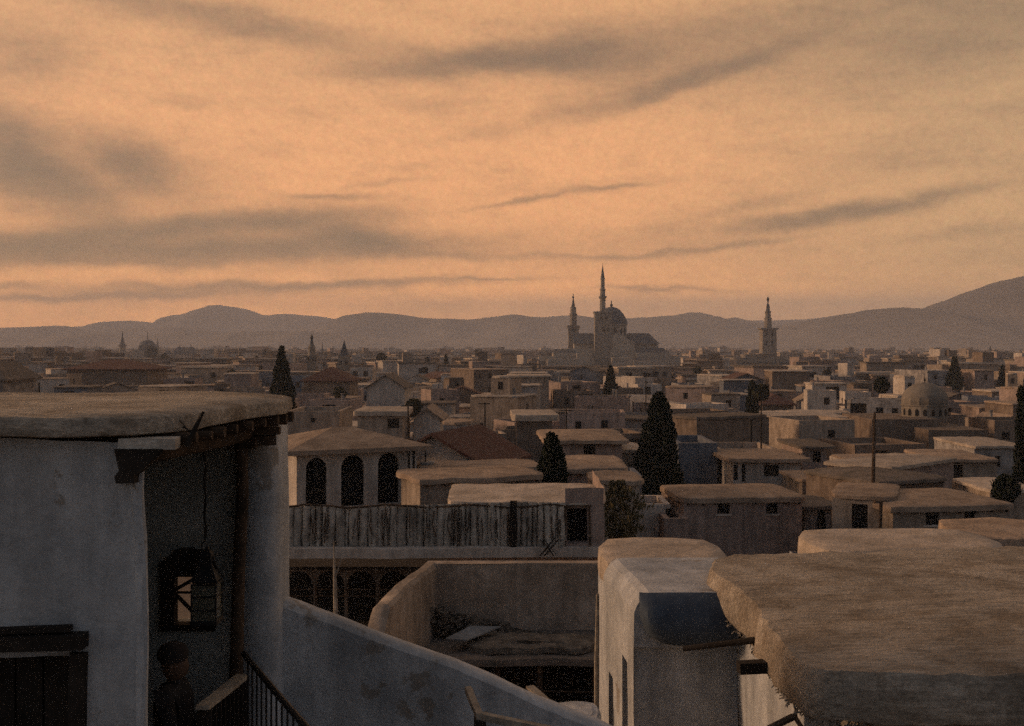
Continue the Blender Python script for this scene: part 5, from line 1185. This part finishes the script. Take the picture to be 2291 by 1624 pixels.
# clear sky colour by height, warm ahead, dusk blue behind
low = mixc(rng(V, R(1.2), R(5)), (1.75, .71, .21), (1.0, .435, .16))
front = mixc(rng(V, R(7), R(17)), low, (.77, .375, .15))
front = mixc(rng(U, R(2), R(26), 0, .6), front, (.50, .335, .15))
back = mixc(rng(V, R(0), R(50)), (.15, .15, .16), (.105, .115, .14))
sky = mixc(rng(V, R(20), R(75)), front, (.20, .19, .17))
sky = mixc(rng(mth('ABSOLUTE', U), R(40), R(120)), sky, back)
band = mth('MULTIPLY', mth('MULTIPLY', rng(V, R(.2), R(1.2), .0, 1.0), rng(V, R(2.05), R(3.0), 1, 0)), rng(Ud, R(-14), R(6), .0, 1.0))
sky = mixc(mth('MULTIPLY', band, .55), sky, (.50, .30, .17))
sky = mixc(mth('MULTIPLY', mth('MULTIPLY', cl, fwd), .95), sky, (.165, .10, .052))
below = mixc(rng(V, R(-4), R(0)), (.10, .08, .06), sky)
mot = mth('ADD', mth('MULTIPLY', mth('SUBTRACT', noi(55, 3, .7, 1, 1.4, .2, 2), .5), .5), mth('MULTIPLY', mth('SUBTRACT', noi(190, 2, .7, 1, 1, .4, 8), .5), .62))
mo2 = mth('MULTIPLY', mth('SUBTRACT', noi(150, 2, .7, 1, 1, .7, 18), .5), .35)
sc3 = node('ShaderNodeCombineXYZ'); put(sc3.inputs[0], mth('ADD', mth('MULTIPLY', mot, .55), mth('ADD', 1.0, mth('MULTIPLY', mo2, -.35)))); put(sc3.inputs[1], mth('ADD', mth('MULTIPLY', mot, .6), mth('ADD', 1.0, mth('MULTIPLY', mo2, .35)))); put(sc3.inputs[2], mth('ADD', mth('MULTIPLY', mot, .6), 1.0))
vm_ = node('ShaderNodeVectorMath', operation='MULTIPLY'); L.new(below, vm_.inputs[0]); L.new(sc3.outputs[0], vm_.inputs[1]); below = vm_.outputs[0]
bg = node('ShaderNodeBackground'); L.new(below, bg.inputs[0]); bg.inputs[1].default_value = 1.0
SUN_AZ, SUN_EL = R(-84), R(11)
ns = node('ShaderNodeTexSky', sky_type='NISHITA'); ns.sun_disc = False; ns.sun_elevation = SUN_EL; ns.sun_rotation = SUN_AZ; ns.dust_density = 3
b2_ = node('ShaderNodeBackground'); L.new(ns.outputs[0], b2_.inputs[0]); b2_.inputs[1].default_value = .02
ad = node('ShaderNodeAddShader'); L.new(bg.outputs[0], ad.inputs[0]); L.new(b2_.outputs[0], ad.inputs[1])
out = node('ShaderNodeOutputWorld'); L.new(ad.outputs[0], out.inputs[0])
W.cycles.sampling_method = 'MANUAL'; W.cycles.sample_map_resolution = 512
sd = bpy.data.lights.new('sun', 'SUN'); sd.energy = 2.2; sd.angle = R(9); sd.color = (1, .62, .36)
so = bpy.data.objects.new('sun', sd); col.objects.link(so)
d = Vector((math.sin(SUN_AZ)*math.cos(SUN_EL), math.cos(SUN_AZ)*math.cos(SUN_EL), math.sin(SUN_EL)))
so.rotation_euler = (-d).to_track_quat('-Z', 'Y').to_euler(); so.location = (-20, 0, 40)
# the air
mb = MB(); mb.box(-3300, 3300, -30, 4500, -1, 190)
hz = mb.build('haze', None) if False else None
me = bpy.data.meshes.new('haze'); me.from_pydata([tuple(v) for v in mb.v], [], mb.f); me.update()
hm = bpy.data.materials.new('haze_air'); hm.use_nodes = True; q = hm.node_tree; q.nodes.clear()
o_ = q.nodes.new('ShaderNodeOutputMaterial'); pv = q.nodes.new('ShaderNodeVolumePrincipled'); pv.inputs['Color'].default_value = (.78, .81, .92, 1); pv.inputs['Density'].default_value = .00031
q.links.new(pv.outputs[0], o_.inputs['Volume']); me.materials.append(hm)
ho = bpy.data.objects.new('haze', me); col.objects.link(ho); ho['kind'] = 'stuff'
cam = bpy.data.cameras.new('camera'); co = bpy.data.objects.new('camera', cam); col.objects.link(co)
co.location = (0, 0, H); co.rotation_euler = (math.pi/2, 0, 0)
cam.sensor_width = 36; cam.lens = 36*F/2291; cam.shift_y = -(812 - HY)/2291; cam.clip_start = .1; cam.clip_end = 30000
scene.camera = co
scene.view_settings.view_transform = 'Standard'; scene.view_settings.look = 'None'; scene.view_settings.exposure = 0; scene.view_settings.gamma = 1
scene.cycles.max_bounces = 5; scene.cycles.volume_bounces = 1; scene.cycles.diffuse_bounces = 3
scene.cycles.use_denoising = False
scene.cycles.use_adaptive_sampling = True; scene.cycles.adaptive_threshold = .065; scene.cycles.sample_clamp_indirect = 1.5; scene.cycles.adaptive_min_samples = 20
